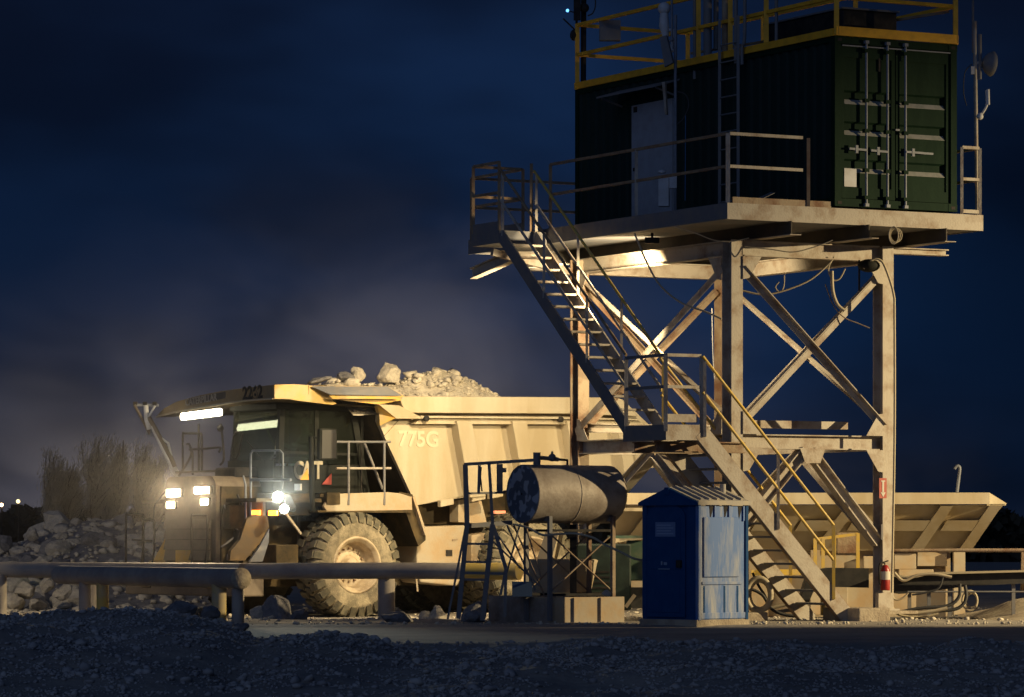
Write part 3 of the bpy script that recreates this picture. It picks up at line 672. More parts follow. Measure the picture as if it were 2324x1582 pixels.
# masts
mm = thing('antenna_mast', 'dark mast with whip antennas and a blue lamp at the far left roof corner', 'antenna mast', TW(.1, LC+.1, ZT))
MB().tube([AT(1324, 200, 70.4), AT(1325, -60, 70.4)], .05, 8).build('mast', BLACK, mm)
MB().tube([AT(1308, 200, 70.4), AT(1309, -60, 70.4)], .022, 8).build('mast', BLACK, mm)
MB().sphere(AT(1288, 24, 70.4), .03, 8, 6).build('lamp', LAMPB, mm)
MB().bar(AT(1288, 24, 70.4), AT(1309, 30, 70.4), .02, .02).build('arm', BLACK, mm)
MB().tube([AT(1278, 42, 70.4), AT(1305, 68, 70.4)], .016, 6).build('antenna', BLACK, mm)
MB().sphere(AT(1326, 18, 70.3), .09, 10, 8).build('antenna', BLACK, mm)
MB().sphere(AT(1302, 80, 70.3), .07, 10, 8, (1, 1, 1.5)).build('antenna', BLACK, mm)
MB().tube(smooth_path([AT(1351, -5, 70.3), AT(1351, 15, 70.3), AT(1345, 30, 70.3), AT(1334, 36, 70.3)]), .014, 6).build('cable', CABLED, mm)
MB().box(AT(1302, 45, 70.2), V((.13, 0, 0)), V((0, .1, 0)), Z*.42).build('radio_box', BLACK, mm)
m2 = thing('antenna_mast', 'tall thin mast with a round dish antenna right of the container', 'antenna mast', TW(2.93, .3, PL))
MB().tube([AT(2218, 490, 64.4), AT(2212, 48, 64.4)], .032, 8).build('mast', STEEL, m2)
MB().tube([AT(2208, 120, 64.4), AT(2208, -40, 64.4)], .018, 8).build('mast', STEELD, m2)
MB().tube([AT(2224, 180, 64.4), AT(2224, 78, 64.4)], .03, 8).build('mast', STEELD, m2)
c_ = AT(2228, 142, 64.4); d_ = V((.93, .35, -.08)).normalized()
MB().lathe(c_+d_*.02, d_, [(0, .02), (.03, .10), (.09, .17), (.17, .215), (.175, .21), (.10, .165), (.04, .09), (.015, .02)], 20).build('dish', STEELD, m2)
MB().bar(AT(2212, 143, 64.4), c_, .03, .04).build('arm', STEEL, m2)
MB().tube(smooth_path([AT(2222, 432, 64.4), AT(2226, 422, 64.4), AT(2240, 405, 64.4), AT(2243, 390, 64.4), AT(2244, 342, 64.4)]) if False else smooth_path([AT(2221, 268, 64.4), AT(2234, 250, 64.4), AT(2240, 235, 64.4), AT(2239, 205, 64.4)]), .022, 8).build('arm', WHITE, m2)
MB().tube([AT(2243, 238, 64.4), AT(2242, 203, 64.4)], .028, 8).build('antenna', WHITE, m2)
MB().sphere(AT(2224, 264, 64.3), .06, 8, 6).build('clamp', WHITE, m2)
MB().box(AT(2204, 168, 64.3), V((.06, 0, 0)), V((0, .05, 0)), Z*.13).build('box', WHITE, m2)
MB().tube(smooth_path([AT(2206, 145, 64.4), AT(2190, 165, 64.4), AT(2187, 210, 64.4), AT(2194, 240, 64.4)]), .008, 5).build('cable', CABLED, m2)

# cables below the platform
def cable(pts, r, mt, label, n=6):
    o = MB().tube(smooth_path(pts, n), r, 6).build('cable', mt); tag(o, label, 'cable', 'loose cables below the platform'); return o
cable([AT(1440, 530, 63.5), AT(1470, 600, 63.3), AT(1500, 650, 63.2), AT(1548, 688, 63.2), AT(1600, 707, 63), AT(1638, 724, 62.9)], .016, CABLE, 'long pale cable sagging from the platform edge to the middle column')
cable([AT(1686, 660, 64.0), AT(1745, 668, 64.0), AT(1830, 640, 64.0), AT(1880, 600, 64.0), AT(1893, 583, 64.0)], .017, CABLE, 'pale cable drooping under the front beam right of the middle column')
cable([AT(1893, 583, 64.0), AT(1880, 610, 64.0), AT(1890, 635, 64.0), AT(1906, 632, 64.0), AT(1918, 610, 64.0)], .014, CABLE, 'small pale loop of cable at the right end of the front beam')
cable([AT(1888, 615, 64.0), AT(1890, 660, 64.0), AT(1900, 690, 64.0), AT(1916, 705, 64.0)], .032, CABLE, 'thick pale hose hanging in a curve onto the right brace')
cable([AT(1873, 645, 64.0), AT(1890, 690, 64.0), AT(1915, 720, 64.0), AT(1950, 735, 64.0), AT(1974, 745, 64.0)], .011, RUST, 'thin brown wire swinging from the brace to the right column')
cable([AT(1780, 625, 64.0), AT(1779, 650, 64.0), AT(1770, 663, 64.0), AT(1760, 652, 64.0), AT(1768, 640, 64.0)], .011, CABLE, 'small drop-shaped wire loop hanging below the drooping cable')
cable([AT(1960, 610, 64.0), AT(1980, 590, 64.0), AT(2000, 592, 64.0), AT(2014, 620, 64.0), AT(2028, 668, 64.0), AT(2030, 720, 64.0), AT(2030, 1000, 64.0), AT(2024, 1345, 64.0)], .022, CABLE, 'pale conduit running the full height of the right column')
cable([AT(1690, 560, 62.9), AT(1750, 566, 62.9), AT(1800, 572, 62.9), AT(1850, 560, 62.9), AT(1890, 545, 62.9)], .01, CABLE, 'slack wire drawn along the front header beam')
cable([AT(1530, 515, 62.6), AT(1580, 530, 62.6), AT(1620, 545, 62.6), AT(1660, 548, 62.6), AT(1700, 540, 62.6)], .010, CABLE, 'wire curving under the near corner of the platform')
for i in range(3):
    q = [AT(2028+i*3+ (18+2*i)*math.cos(t)*.6, 534+ (20-2*i)*math.sin(t), 62.8+i*.03) for t in np.linspace(0, 6.28, 14)]
    o = MB().tube(q, .009, 5).build('cable_coil', CABLE); tag(o, ('widest loop of the coil of pale wire tied under the front platform edge', 'middle loop of the wire coil tied under the front platform edge', 'innermost loop of the wire coil tied under the front platform edge')[i], 'cable coil', 'wire loops under the front platform edge')
cable([AT(1616, 700, 66), AT(1618, 800, 66), AT(1622, 860, 66)], .010, STEELD, 'thin vertical cord beside the rear middle column')
lf = thing('floodlight', 'dark round floodlight tucked under the platform by the right column', 'floodlight', AT(1972, 605, 64.1))
MB().sphere(AT(1972, 603, 64.1), .16, 14, 8, (1.2, 1, .7)).build('housing', CABD, lf); MB().bar(AT(1950, 590, 64.1), AT(1950, 660, 64.1), .03, .03).build('bracket', BLACK, lf)

lf = thing('floodlight', 'small black floodlight bolted below the platform edge above the upper stair', 'floodlight', V((2.40, 64.5, 5.9)))
MB().box(V((2.25, 64.44, 6.36)), V((.24, 0, 0)), V((0, .12, 0)), Z*.10).build('housing', BLACK, lf); MB().bar(V((2.37, 64.5, 6.46)), V((2.37, 64.5, 6.54)), .04, .04).build('bracket', BLACK, lf)

lm = thing('light_mast', 'unseen floodlight mast right of the yard with an added plate shading the road', 'light mast', V((25, 60.7, 0)))
MB().tube([V((25.2, 60.9, 0)), V((25.2, 60.9, 7.8))], .08, 10).build('pole', STEEL, lm)
MB().box(V((19.8, 60.43, 3.2)), V((5.3, 0, 0)), V((0, .02, 0)), Z*6.2).build('road_shade_plate', STEELD, lm)  # unseen plate added to keep the yard lamp off the road
MB().box(V((25.15, 60.5, 7.4)), V((.1, 0, 0)), V((0, .4, 0)), Z*.4).build('housing', BLACK, lm)
# extinguisher and its sign on the right column
pc = V((0, 64.27, 0))
sg = thing('fire_sign', 'small red sign with a white downward arrow on the right column', 'sign', AT(2004, 1128, 64.2))
c0 = AT(2004, 1108, pc.y-.02)
MB().box(c0-U*.075-Z*.17, U*.15, VV*.01, Z*.34).build('panel', SIGNR, sg)
m = MB(); m.box(c0-U*.018-Z*.08-VV*.006, U*.036, VV*.005, Z*.2)
m.prism([c0-Z*.15-VV*.006, c0+U*.05-Z*.07-VV*.006, c0-U*.05-Z*.07-VV*.006], VV*.005); m.box(c0-U*.04+Z*.11-VV*.007, U*.08, VV*.005, Z*.02); m.build('arrow', SIGNW, sg)
ex = thing('fire_extinguisher', 'red fire extinguisher with a white band hanging on the right column', 'fire extinguisher', AT(2008, 1342, 64.1))
c0 = AT(2009, 1340, 64.15)
MB().lathe(c0, Z, [(0, .0), (0, .075), (.02, .08), (.34, .08), (.40, .055), (.43, .03), (.43, 0)], 16).build('body', REDM, ex)
MB().lathe(c0, Z, [(.18, .0825), (.32, .0825)], 16).build('label_band', SIGNW, ex)
MB().tube(smooth_path([c0+Z*.44, c0+Z*.47-U*.06, c0+Z*.40-U*.12, c0+Z*.1-U*.11]), .014, 6).build('hose', BLACK, ex)
MB().bar(c0+Z*.47-U*.04, c0+Z*.5+U*.06, .025, .02).build('handle', BLACK, ex)
o = MB().bar(AT(2002, 1190, 64.27), AT(2002, 1225, 64.27), .03, .03).build('thermometer_strip', SIGNW); tag(o, 'narrow pale strip fixed to the right column below the arrow sign', 'strip')
# electrical cabinet at the column base
o = MB().box(AT(1994, 1380, 64.1), U*.25, VV*.1, Z*.26).build('column_cover', STEEL); tag(o, 'square steel cover plate at the foot of the right column', 'cover plate')

# ------------------------------------------------------------------ portable toilet
TC = V((2.905, 60.0, -.02)); Q = V((.707, -.707, 0)); S = V((.707, .707, 0))   # door face runs along Q, side face along S
def TO(q, s, z): return TC+Q*q+S*s+Z*z       # q<=0, s>=0
to = thing('portable_toilet', 'blue portable toilet with a dusty side wall and ribbed gable roof', 'portable toilet', TO(-.6, .6, 0))
wq, ws, hw = 1.17, 1.19, 1.93
m = MB(); m.box(TO(-wq-.03, -.03, -.02), Q*(wq+.06), S*(ws+.06), Z*.13); m.build('base', CONC, to)
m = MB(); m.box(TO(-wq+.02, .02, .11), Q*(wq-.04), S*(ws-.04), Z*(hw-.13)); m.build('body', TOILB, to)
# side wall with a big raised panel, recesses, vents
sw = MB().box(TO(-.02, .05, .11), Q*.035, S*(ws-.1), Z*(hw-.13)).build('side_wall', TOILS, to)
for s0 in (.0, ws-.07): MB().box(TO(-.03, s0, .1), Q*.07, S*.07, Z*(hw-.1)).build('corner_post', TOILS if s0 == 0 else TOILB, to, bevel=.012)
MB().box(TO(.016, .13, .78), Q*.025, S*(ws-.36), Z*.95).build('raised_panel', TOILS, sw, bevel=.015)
MB().box(TO(.016, .07, .12), Q*.018, S*(ws-.14), Z*.10).build('kick_rib', TOILS, sw, bevel=.008)
for s0, w in ((.14, .02), (.62, .02), (.93, .02)): MB().box(TO(.016, s0, .22), Q*.004, S*.035, Z*.42).build('groove', TOILB, sw)
MB().box(TO(.016, .1, .66), Q*.02, S*(ws-.25), Z*.05).build('rib', TOILS, sw, bevel=.008)
for i in range(3):
    s0 = .10+i*.34; MB().prism([TO(.017, s0+.20, hw-.24), TO(.017, s0+.28, hw-.03), TO(.017, s0+.18, hw-.03)], Q*.003).build('vent', BLACK, sw)
    MB().box(TO(.016, s0+.285, hw-.26), Q*.022, S*.035, Z*.24).build('rib', TOILS, sw)
# door face
df = MB(); df.box(TO(-wq, -.005, .10), Q*.10, S*.05, Z*(hw-.1)); df.box(TO(-.20, -.005, .10), Q*.17, S*.05, Z*(hw-.1)); df.build('door_frame', TOILB, to, bevel=.012)
def archpoly(q0, q1, z0, z1, s, n=10, rise=.22):
    c = (q0+q1)/2; r = (q1-q0)/2; pts = [TO(q0, s, z0), TO(q1, s, z0)]
    for i in range(n+1):
        t = math.pi*i/n; pts.append(TO(c+r*math.cos(t), s, z1-rise+rise*math.sin(t)))
    return pts
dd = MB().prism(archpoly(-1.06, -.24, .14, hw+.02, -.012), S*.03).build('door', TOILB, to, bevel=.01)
MB().prism(archpoly(-.97, -.33, .9, hw-.07, -.020), S*.012).build('door_panel', TOILB, dd, bevel=.008)
MB().prism(archpoly(-.95, -.35, .22, .8, -.020, rise=.01), S*.012).build('door_panel', TOILB, dd, bevel=.01)
ns = MB().box(TO(-.86, -.028, 1.42), Q*.43, S*.006, Z*.23).build('notice', mat('notice_sheet', (.13, .2, .36)), dd)
m = MB()
for i in range(4): m.box(TO(-.83, -.031, 1.46+i*.045), Q*(.36-.05*(i % 2)), S*.003, Z*.014)
m.build('print_line', mat('notice_print', (.30, .38, .52)), ns)
m = MB(); m.box(TO(-.74, -.028, .97), Q*.03, S*.004, Z*.06); m.box(TO(-.68, -.028, .97), Q*.07, S*.004, Z*.045); m.box(TO(-.80, -.028, .90), Q*.25, S*.003, Z*.015); m.build('pictogram', mat('toilet_mark', (.22, .3, .42)), dd)
MB().box(TO(-.40, -.05, .93), Q*.1, S*.04, Z*.12).build('latch', BLACK, dd)
MB().box(TO(-.90, -.021, .3), Q*.46, S*.002, Z*.1).build('vent_slot', TOILB, dd)
# gable roof: gable over the door face
pk = hw+.27
r = MB()
e0, e1 = -wq-.05, .05; cq = (e0+e1)/2
r.prism([TO(e0, -.05, hw-.02), TO(e0, -.05, hw+.03), TO(cq, -.05, pk), TO(e1, -.05, hw+.03), TO(e1, -.05, hw-.02)], S*.04); r.build('gable_front', TOILB, to, bevel=.008)
rf = MB().prism([TO(e0, -.01, hw), TO(e0, -.01, hw+.05), TO(cq, -.01, pk+.01), TO(e1, -.01, hw+.05), TO(e1, -.01, hw)], S*(ws+.05)).build('roof', TOILR, to)
MB().box(TO(e1-.02, -.03, hw-.01), Q*.04, S*(ws+.09), Z*.07).build('eave', TOILR, rf)
dl = V(TO(e1, 0, hw+.05)-TO(cq, 0, pk+.01))
for i in range(6):
    s0 = .12+i*.19; p = TO(cq, s0, pk+.02)
    MB().bar(p+dl*.05+Z*.008, p+dl*.93+Z*.008, .05, .03, Z).build('rib', TOILR, rf)
MB().box(TO(cq-.05, -.07, hw+.15), Q*.1, S*.02, Z*.12).build('emblem', TOILB, to, bevel=.01)
MB().tube([TO(cq+.25, ws-.2, hw+.1), TO(cq+.25, ws-.2, hw+.33)], .05, 10).build('vent_pipe', TOILR, to)

# ------------------------------------------------------------------ fuel tank, stand, containment
KA = AT(1247, 1412, 61.6); KA.z = -.0
ct2 = thing('containment_box', 'low steel containment box under the fuel tank stand, half in shadow', 'containment box', KA+U*.6+VV*1.0)
MB().box(KA, U*1.4, VV*.03, Z*.42).build('wall', DUSTTAN, ct2); MB().box(KA+VV*2.05, U*1.4, VV*.03, Z*.42).build('wall', TANKM, ct2)
MB().box(KA+VV*.03, U*.03, VV*2.02, Z*.42).build('wall', TANKM, ct2); MB().box(KA+U*1.37+VV*.03, U*.03, VV*2.02, Z*.42).build('wall', TANKM, ct2)
MB().box(KA+VV*.03+U*.03, U*1.34, VV*2.02, Z*.04).build('floor', TANKM, ct2)
for k in (.45, .95): MB().bar(KA+U*k-VV*.012, KA+U*k-VV*.012+Z*.41, .04, .02, U).build('rib', DUSTTAN, ct2)
ax = V((.83, .558, 0)).normalized(); tc0 = AT(1186, 1121, 61.7); rt = .475; TL = 1.72
tk = thing('fuel_tank', 'old horizontal cylindrical fuel tank with an end plate coloured in bluish shade patches', 'tank', tc0+ax*.9-Z*rt)
MB().lathe(tc0, ax, [(0, rt-.012), (.0, rt), (.02, rt), (TL-.02, rt), (TL, rt-.003), (TL+.06, rt-.05), (TL+.10, rt-.18), (TL+.115, 0)], 48).build('shell', TANKM, tk)
ed = MB().lathe(tc0, ax, [(.008, 0), (.008, rt-.012)], 40); ed.build('end_plate', TANKE, tk)
MB().lathe(tc0, -ax, [(0, .0), (.02, .02), (.02, 0)], 8).build('plug', BLACK, tk)
MB().lathe(tc0+ax*.85, ax, [(-.012, rt+.001), (-.012, rt+.004), (.012, rt+.004), (.012, rt+.001)], 48).build('weld_seam', TANKM, tk)
tp = tc0+ax*.28+Z*rt
MB().tube([tp-Z*.05, tp+Z*.20], .06, 12).build('fill_pipe', STEELD, tk)
MB().tube([tp+ax*.0+Z*.12, tp+ax*.42+Z*.09], .035, 10).build('valve_pipe', TANKM, tk)
m = MB().sphere(tp+ax*.3+Z*.12, .065, 10, 8); m.tube([tp+ax*.3+Z*.1, tp+ax*.3+Z*.22], .02, 8); m.build('valve', STEELD, tk)
MB().tube([tp+ax*.42+Z*.09, tp+ax*.6+Z*.08, tp+ax*.6-Z*.02], .02, 8).build('vent_pipe', BLACK, tk)
pe = tc0+ax*(TL-.1)-Z*(rt-.08)+V((.12, -.18, 0)); MB().tube([pe+V((-.08, .15, .05)), pe+V((0, -.03, 0))], .07, 12).build('outlet', STEELD, tk)
sd = thing('tank_stand', 'rusty braced angle-iron stand carrying the cylindrical fuel tank', 'stand', tc0+ax*.9-Z*2.0)
side = V((ax.y, -ax.x, 0))
for t_ in (.30, 1.55):
    for s_ in (-.34, .34):
        p = tc0+ax*t_+side*s_; MB().ell(V((p.x, p.y, .04)), V((p.x, p.y, tc0.z-.36)), .06, .012, side).build('leg', STEELD if t_ < 1 else RUST, sd)
    MB().bar(tc0+ax*t_+side*.36-Z*.40, tc0+ax*t_-side*.36-Z*.40, .06, .08).build('saddle', STEELD, sd)
for s_ in (-.34, .34):
    a_, b_ = tc0+ax*.30+side*s_, tc0+ax*1.55+side*s_
    for z1, z2 in ((1.45, .5), (.5, 1.45)): MB().tube([V((a_.x, a_.y, z1)), V((b_.x, b_.y, z2))], .014, 6).build('brace', RUST, sd)
    MB().bar(V((a_.x, a_.y, 1.5)), V((b_.x, b_.y, 1.5)), .04, .04).build('rail', BLACK, sd)
    MB().bar(V((a_.x, a_.y, .46)), V((b_.x, b_.y, .46)), .04, .04).build('rail', BLACK, sd)
p = AT(1301, 1205, 62.3); MB().bar(V((p.x, p.y, .1)), V((p.x, p.y, 1.6)), .11, .11).build('post', BLACK, sd)
p0, p1 = AT(1178, 1200, 61.2), AT(1230, 1370, 61.2)
for a_, b_ in (((1165, 1190), (1235, 1350)), ((1180, 1190), (1150, 1300)), ((1118, 1195), (1180, 1290)), ((1120, 1230), (1225, 1330)), ((1150, 1190), (1215, 1340)), ((1195, 1200), (1228, 1310))):
    MB().tube([AT(*a_, 61.9), AT(*b_, 61.7)], .015, 6).build('brace', RUST if a_[0] % 2 else STEELD, sd)
cf = thing('ladder_frame', 'dark steel ladder and railed platform leaning beside the fuel tank end', 'ladder', AT(1070, 1408, 61.3))
FY = 61.0
def fr(a, b, w=.055, nm='frame_bar', mt=STEELD, y2=None): MB().bar(AT(*a, FY), AT(*b, y2 or FY), w, w).build(nm, mt, cf)
fr((1056, 1054), (1060, 1190), .08, 'post'); fr((1060, 1190), (1040, 1405), .075, 'post'); fr((1110, 1052), (1118, 1190), .05, 'post'); fr((1118, 1190), (1095, 1408), .08, 'post')
fr((1053, 1054), (1218, 1044), .05, 'rail'); fr((1060, 1120), (1145, 1118), .035, 'rail', y2=61.5); fr((1057, 1194), (1160, 1186), .07, 'platform_edge', y2=61.6)
fr((1088, 1056), (1086, 1120), .045, 'post', y2=61.0); fr((1058, 1190), (1016, 1405), .035, 'brace'); fr((1120, 1195), (1148, 1290), .06, 'post'); fr((1148, 1290), (1146, 1400), .05, 'post'); fr((1148, 1290), (1136, 1350), .04, 'brace')
for y_ in (1234, 1275, 1315): fr((1060-(y_-1190)*.093, y_), (1118-(y_-1190)*.107, y_+1), .035, 'rung')
fr((1045, 1300), (1150, 1302), .04, 'rail')
for a_, b_ in (((1088, 1060), (1094, 1115)), ((1092, 1060), (1088, 1112))): MB().tube([AT(*a_, FY), AT(*b_, FY)], .014, 6).build('hose', CABLED, cf)
MB().box(AT(1127, 1118, 61.4), V((.10, 0, 0)), V((0, .1, 0)), Z*.46).build('switch_box', STEELD, cf)
MB().box(AT(1141, 1072, 61.4), V((.06, 0, 0)), V((0, .06, 0)), Z*.07).build('fitting', STEELD, cf)
o = MB().box(AT(1162, 1354, 61.9), V((.33, .02, 0)), V((0, .4, 0)), Z*.24).build('drum_tray', mat('blue_plastic', (.05, .10, .2))); tag(o, 'small blue tray standing on the containment box behind the ladder', 'tray')
cable([AT(1165, 1190, 61.3), AT(1200, 1198, 61.2), AT(1231, 1214, 61.1), AT(1270, 1212, 61.1), AT(1306, 1211, 61.1), AT(1345, 1220, 61), AT(1373, 1236, 61), AT(1415, 1256, 61), AT(1440, 1268, 61), AT(1472, 1274, 61.2)], .020, CABLE, 'pale hose running from the fuel tank across to the blue toilet')
o = boulder('stone', AT(1378, 1346, 61.2), (.11, .09, .05), ROCK, 'rusty lump lying on the right corner of the containment box', seed=4, cat='stone')

# ------------------------------------------------------------------ barrier pipes
def pipe_thing(pts, r, label, posts, mt=PIPEM, seg=24):
    t = thing('barrier_pipe', label, 'pipe barrier', (pts[0]+pts[-1])/2*1.0-Z*r, 'low pipe barriers on posts')
    MB().tube(pts, r, seg).build('pipe', mt, t)
    for (px, Y, rr, mt2) in posts:
        x = (px-CX)*Y/FP; MB().tube([V((x, Y, ground_z(x, Y)-.3)), V((x, Y, pts[0].z-r*.6))], rr, 20).build('post', mt2, t)
    return t
def YY(p, q, px):   # depth of the point of segment pq seen at px
    r = (px-CX)/FP; f = (r*p.y-p.x)/((q.x-p.x)-r*(q.y-p.y)); return p.y+(q.y-p.y)*f
q0 = AT(547, 1313, 60.9); q1 = AT(136, 1304, 69.0); q1.z = q0.z-.02
t = pipe_thing([q0, q1], .165, 'short bluish steel barrier pipe with flat pale end cap pointing at the viewer', [(540, YY(q0, q1, 538)+.1, .10, PIPEM), (497, YY(q0, q1, 500), .12, PIPEY), (193, YY(q0, q1, 194), .11, PIPEM), (233, YY(q0, q1, 233), .11, PIPEY)])
d_ = (q0-q1).normalized(); MB().lathe(q0, d_, [(.0, .173), (.012, .173), (.012, 0)], 28).build('end_cap', CONC, t)
MB().sphere(q1, .165, 20, 10).build('end_cap', PIPEM, t)
A = [AT(-160, 1284, 73), AT(0, 1286, 71.5), AT(280, 1290, 70), AT(556, 1294, 68.5)]
for v_ in A: v_.z = .78
B = [V((A[-1].x, A[-1].y, .77)), AT(860, 1289, 67.3), AT(1176, 1284, 66)]
B[1].z = B[2].z = .80
t = pipe_thing(A+B[1:], .145, 'long dusty barrier pipe crossing in front of the dump truck', [(206, 70.6, .13, PIPEM), (1, 71.4, .12, PIPEM), (877, 67.4, .15, PIPEM)], PIPEM)
MB().lathe(A[-1], (A[-1]-A[-2]).normalized(), [(-.05, .150), (.08, .150)], 24).build('collar', RUST, t)
q = B[2]-(B[2]-B[1]).normalized()*1.0
MB().tube([q, B[2]+(B[2]-B[1]).normalized()*.02], .149, 24).build('sleeve', PIPEY, t)

# ------------------------------------------------------------------ feed hopper at the right
HYD = 70.0
hp = thing('feed_hopper', 'long dusty steel feed hopper with flared ribbed side to the right of the tower', 'hopper', AT(1850, 1400, 71))
def HH(px, py, d=0): return AT(px, py, HYD+d)
rx0 = 1385
MB().prism([HH(rx0, 1119), HH(2245, 1118), HH(2245, 1144), HH(rx0, 1145)], V((0, .06, 0))).build('rim', BODY, hp)
MB().prism([HH(2245.3, 1118), HH(2245.3, 1144), HH(2284, 1144, .9), HH(2284, 1142, .9)], V((.0, .05, 0))).build('rim', BODY, hp)
MB().prism([HH(2245, 1118), HH(2283, 1143, 1.0), HH(2283, 1147, 1.0), HH(2240, 1147)], V((0, .06, 0))).build('rim', BODY, hp)
sl = MB().add([HH(rx0, 1146, .14), HH(2278, 1146, .14), HH(2186, 1250, 1.06), HH(rx0, 1250, 1.06)], [(3, 2, 1, 0)]).add([HH(rx0, 1146, .18), HH(2278, 1146, .18), HH(2186, 1250, 1.10), HH(rx0, 1250, 1.10)], [(0, 1, 2, 3)])
sl.build('sloping_wall', BODY, hp)
def rib(x0, x1, w=22, top=1148, bot=1250, nm='rib'):
    MB().prism([HH(x0, top, -.0), HH(x0+w, top, -.0), HH(x1+w, bot, .86), HH(x1, bot, .86)], V((.0, .2, .0))).build(nm, BODY, hp)
for x0, x1 in ((2246, 2176), (2136, 2066), (1921, 1845), (1700, 1624), (1480, 1404)): rib(x0, x1, 28)
for xa, xb in ((2030, 2112), (2150, 2222), (1820, 1900), (1938, 2024), (1500, 1680), (1720, 1812)):
    MB().prism([HH(xa, 1181, .28), HH(xb, 1181, .28), HH(xb-16, 1205, .48), HH(xa-16, 1205, .48)], V((0, .16, 0))).build('stiffener', BODY, hp)
# lower walls and legs
MB().box(HH(1700, 1400, 1.2), V(((2165-1700)*70/FP, 0, 0)), V((0, .05, 0)), Z*1.45).build('lower_wall', DUSTTAN, hp)
MB().box(HH(1395, 1340, 1.3), V(((1700-1395)*70/FP, 0, 0)), V((0, .05, 0)), Z*.9).build('lower_wall', DUSTTAN, hp)
for x0, w in ((2165, 26), (1840, 22), (1700, 18)): MB().box(HH(x0, 1395, .8), V((w*70/FP, 0, 0)), V((0, .2, 0)), Z*1.2).build('leg', DUSTTAN, hp)
for xa, xb, ya, yb in ((1960, 2010, 1262, 1290), (2030, 2080, 1256, 1292), (2082, 2150, 1253, 1285), (2040, 2120, 1292, 1310), (1880, 1925, 1290, 1380), (1790, 1835, 1300, 1350)):
    MB().box(HH(xa, yb, 1.0), V(((xb-xa)*70/FP, 0, 0)), V((0, .2, 0)), Z*((yb-ya)*70/FP)).build('access_panel', DUSTTAN, hp, bevel=.01)
MB().box(HH(1390, 1160, -.05), V(((1470-1390)*70/FP, 0, 0)), V((0, .05, 0)), Z*.06).build('ledge', BODY, hp)
MB().prism([HH(1395, 1222, .2), HH(1470, 1216, .2), HH(1470, 1222, .2), HH(1395, 1232, .2)], V((0, .6, 0))).build('ledge', BODY, hp)
o = thing('standpipe', 'short pale pipe with a hooked top standing on the hopper rim', 'pipe', HH(2170, 1117, .03))
MB().tube(smooth_path([HH(2172, 1117, .03), HH(2176, 1085, .03), HH(2178, 1062, .03), HH(2172, 1058, .03), HH(2166, 1064, .03)]), .03, 8).build('pipe', GALV, o)
# yellow frames and small plant between the stair and the hopper
yf = thing('yellow_guard_frame', 'yellow guard frame standing between the stair foot and the hopper', 'guard rail', AT(1880, 1390, 67))
for px, y0, y1 in ((1868, 1222, 1395), (1893, 1215, 1305), (1850, 1222, 1300), (1947, 1210, 1300)):
    MB().bar(AT(px, y0, 67), AT(px, y1, 67), .06, .06).build('post', YEL, yf)
MB().bar(AT(1850, 1224, 67), AT(1947, 1212, 67), .05, .05).build('rail', YEL, yf)
o = MB().box(AT(1902, 1255, 67.3), V((.36, 0, 0)), V((0, .3, 0)), Z*.36).build('motor_box', RUST); tag(o, 'rusty brown box hung beside the yellow guard frame', 'box')
MB().bar(AT(1705, 1300, 67.6), AT(1830, 1298, 67.6), .08, .10).build('rail', YEL, yf)
# black curved duct
dt = thing('belt_chute', 'black curved rubber chute behind the foot of the lower stair', 'chute', AT(1850, 1390, 66))
MB().prism([AT(1812, 1378, 66.2), AT(1832, 1312, 66.2), AT(1850, 1296, 66.2), AT(1880, 1289, 66.2), AT(1972, 1290, 66.2), AT(1972, 1334, 66.2), AT(1880, 1332, 66.2), AT(1850, 1335, 66.2), AT(1826, 1388, 66.2)], V((0, .7, 0))).build('chute', DARK, dt)
# conveyor / black hose bundle
cv = thing('conveyor', 'low dark conveyor belt running out of the picture at the right', 'conveyor', AT(2180, 1400, 66))
MB().prism([AT(2018, 1308, 66), AT(2060, 1312, 66), AT(2110, 1302, 66), AT(2420, 1296, 66), AT(2420, 1320, 66), AT(2200, 1330, 66), AT(2090, 1345, 66), AT(2040, 1348, 66), AT(2018, 1335, 66)], V((0, .8, 0))).build('belt', DARK, cv)
MB().prism([AT(2018, 1300, 65.9), AT(2060, 1308, 65.9), AT(2110, 1299, 65.9), AT(2420, 1292, 65.9), AT(2420, 1296, 65.9), AT(2110, 1304, 65.9), AT(2060, 1316, 65.9), AT(2018, 1306, 65.9)], V((0, .2, 0))).build('hose', CABLE, cv)
for px in (2064, 2108, 2155, 2300): MB().bar(AT(px, 1320, 66.1), AT(px, 1400, 66.1), .06, .06).build('leg', STEELD, cv)
o = MB().tube([AT(1985, 1250, 65.5), AT(2190, 1249, 65.5), AT(2450, 1249, 65.5)], .032, 8).build('pipe_rail', RUST); tag(o, 'thin rusty pipe running level across the hopper to the right edge', 'pipe', 'level rails at the right edge')
o = MB().tube([AT(2060, 1343, 65.3), AT(2450, 1343, 65.3)], .016, 6).build('pipe_rail', STEELD); tag(o, 'thinner grey rail running low below the dark conveyor', 'pipe', 'level rails at the right edge')
o = MB().bar(AT(1470+850, 1340, 67), AT(2322, 1250, 67), .06, .06).build('fence_post', RUST); tag(o, 'rusty post at the extreme right edge holding the level rails', 'post')
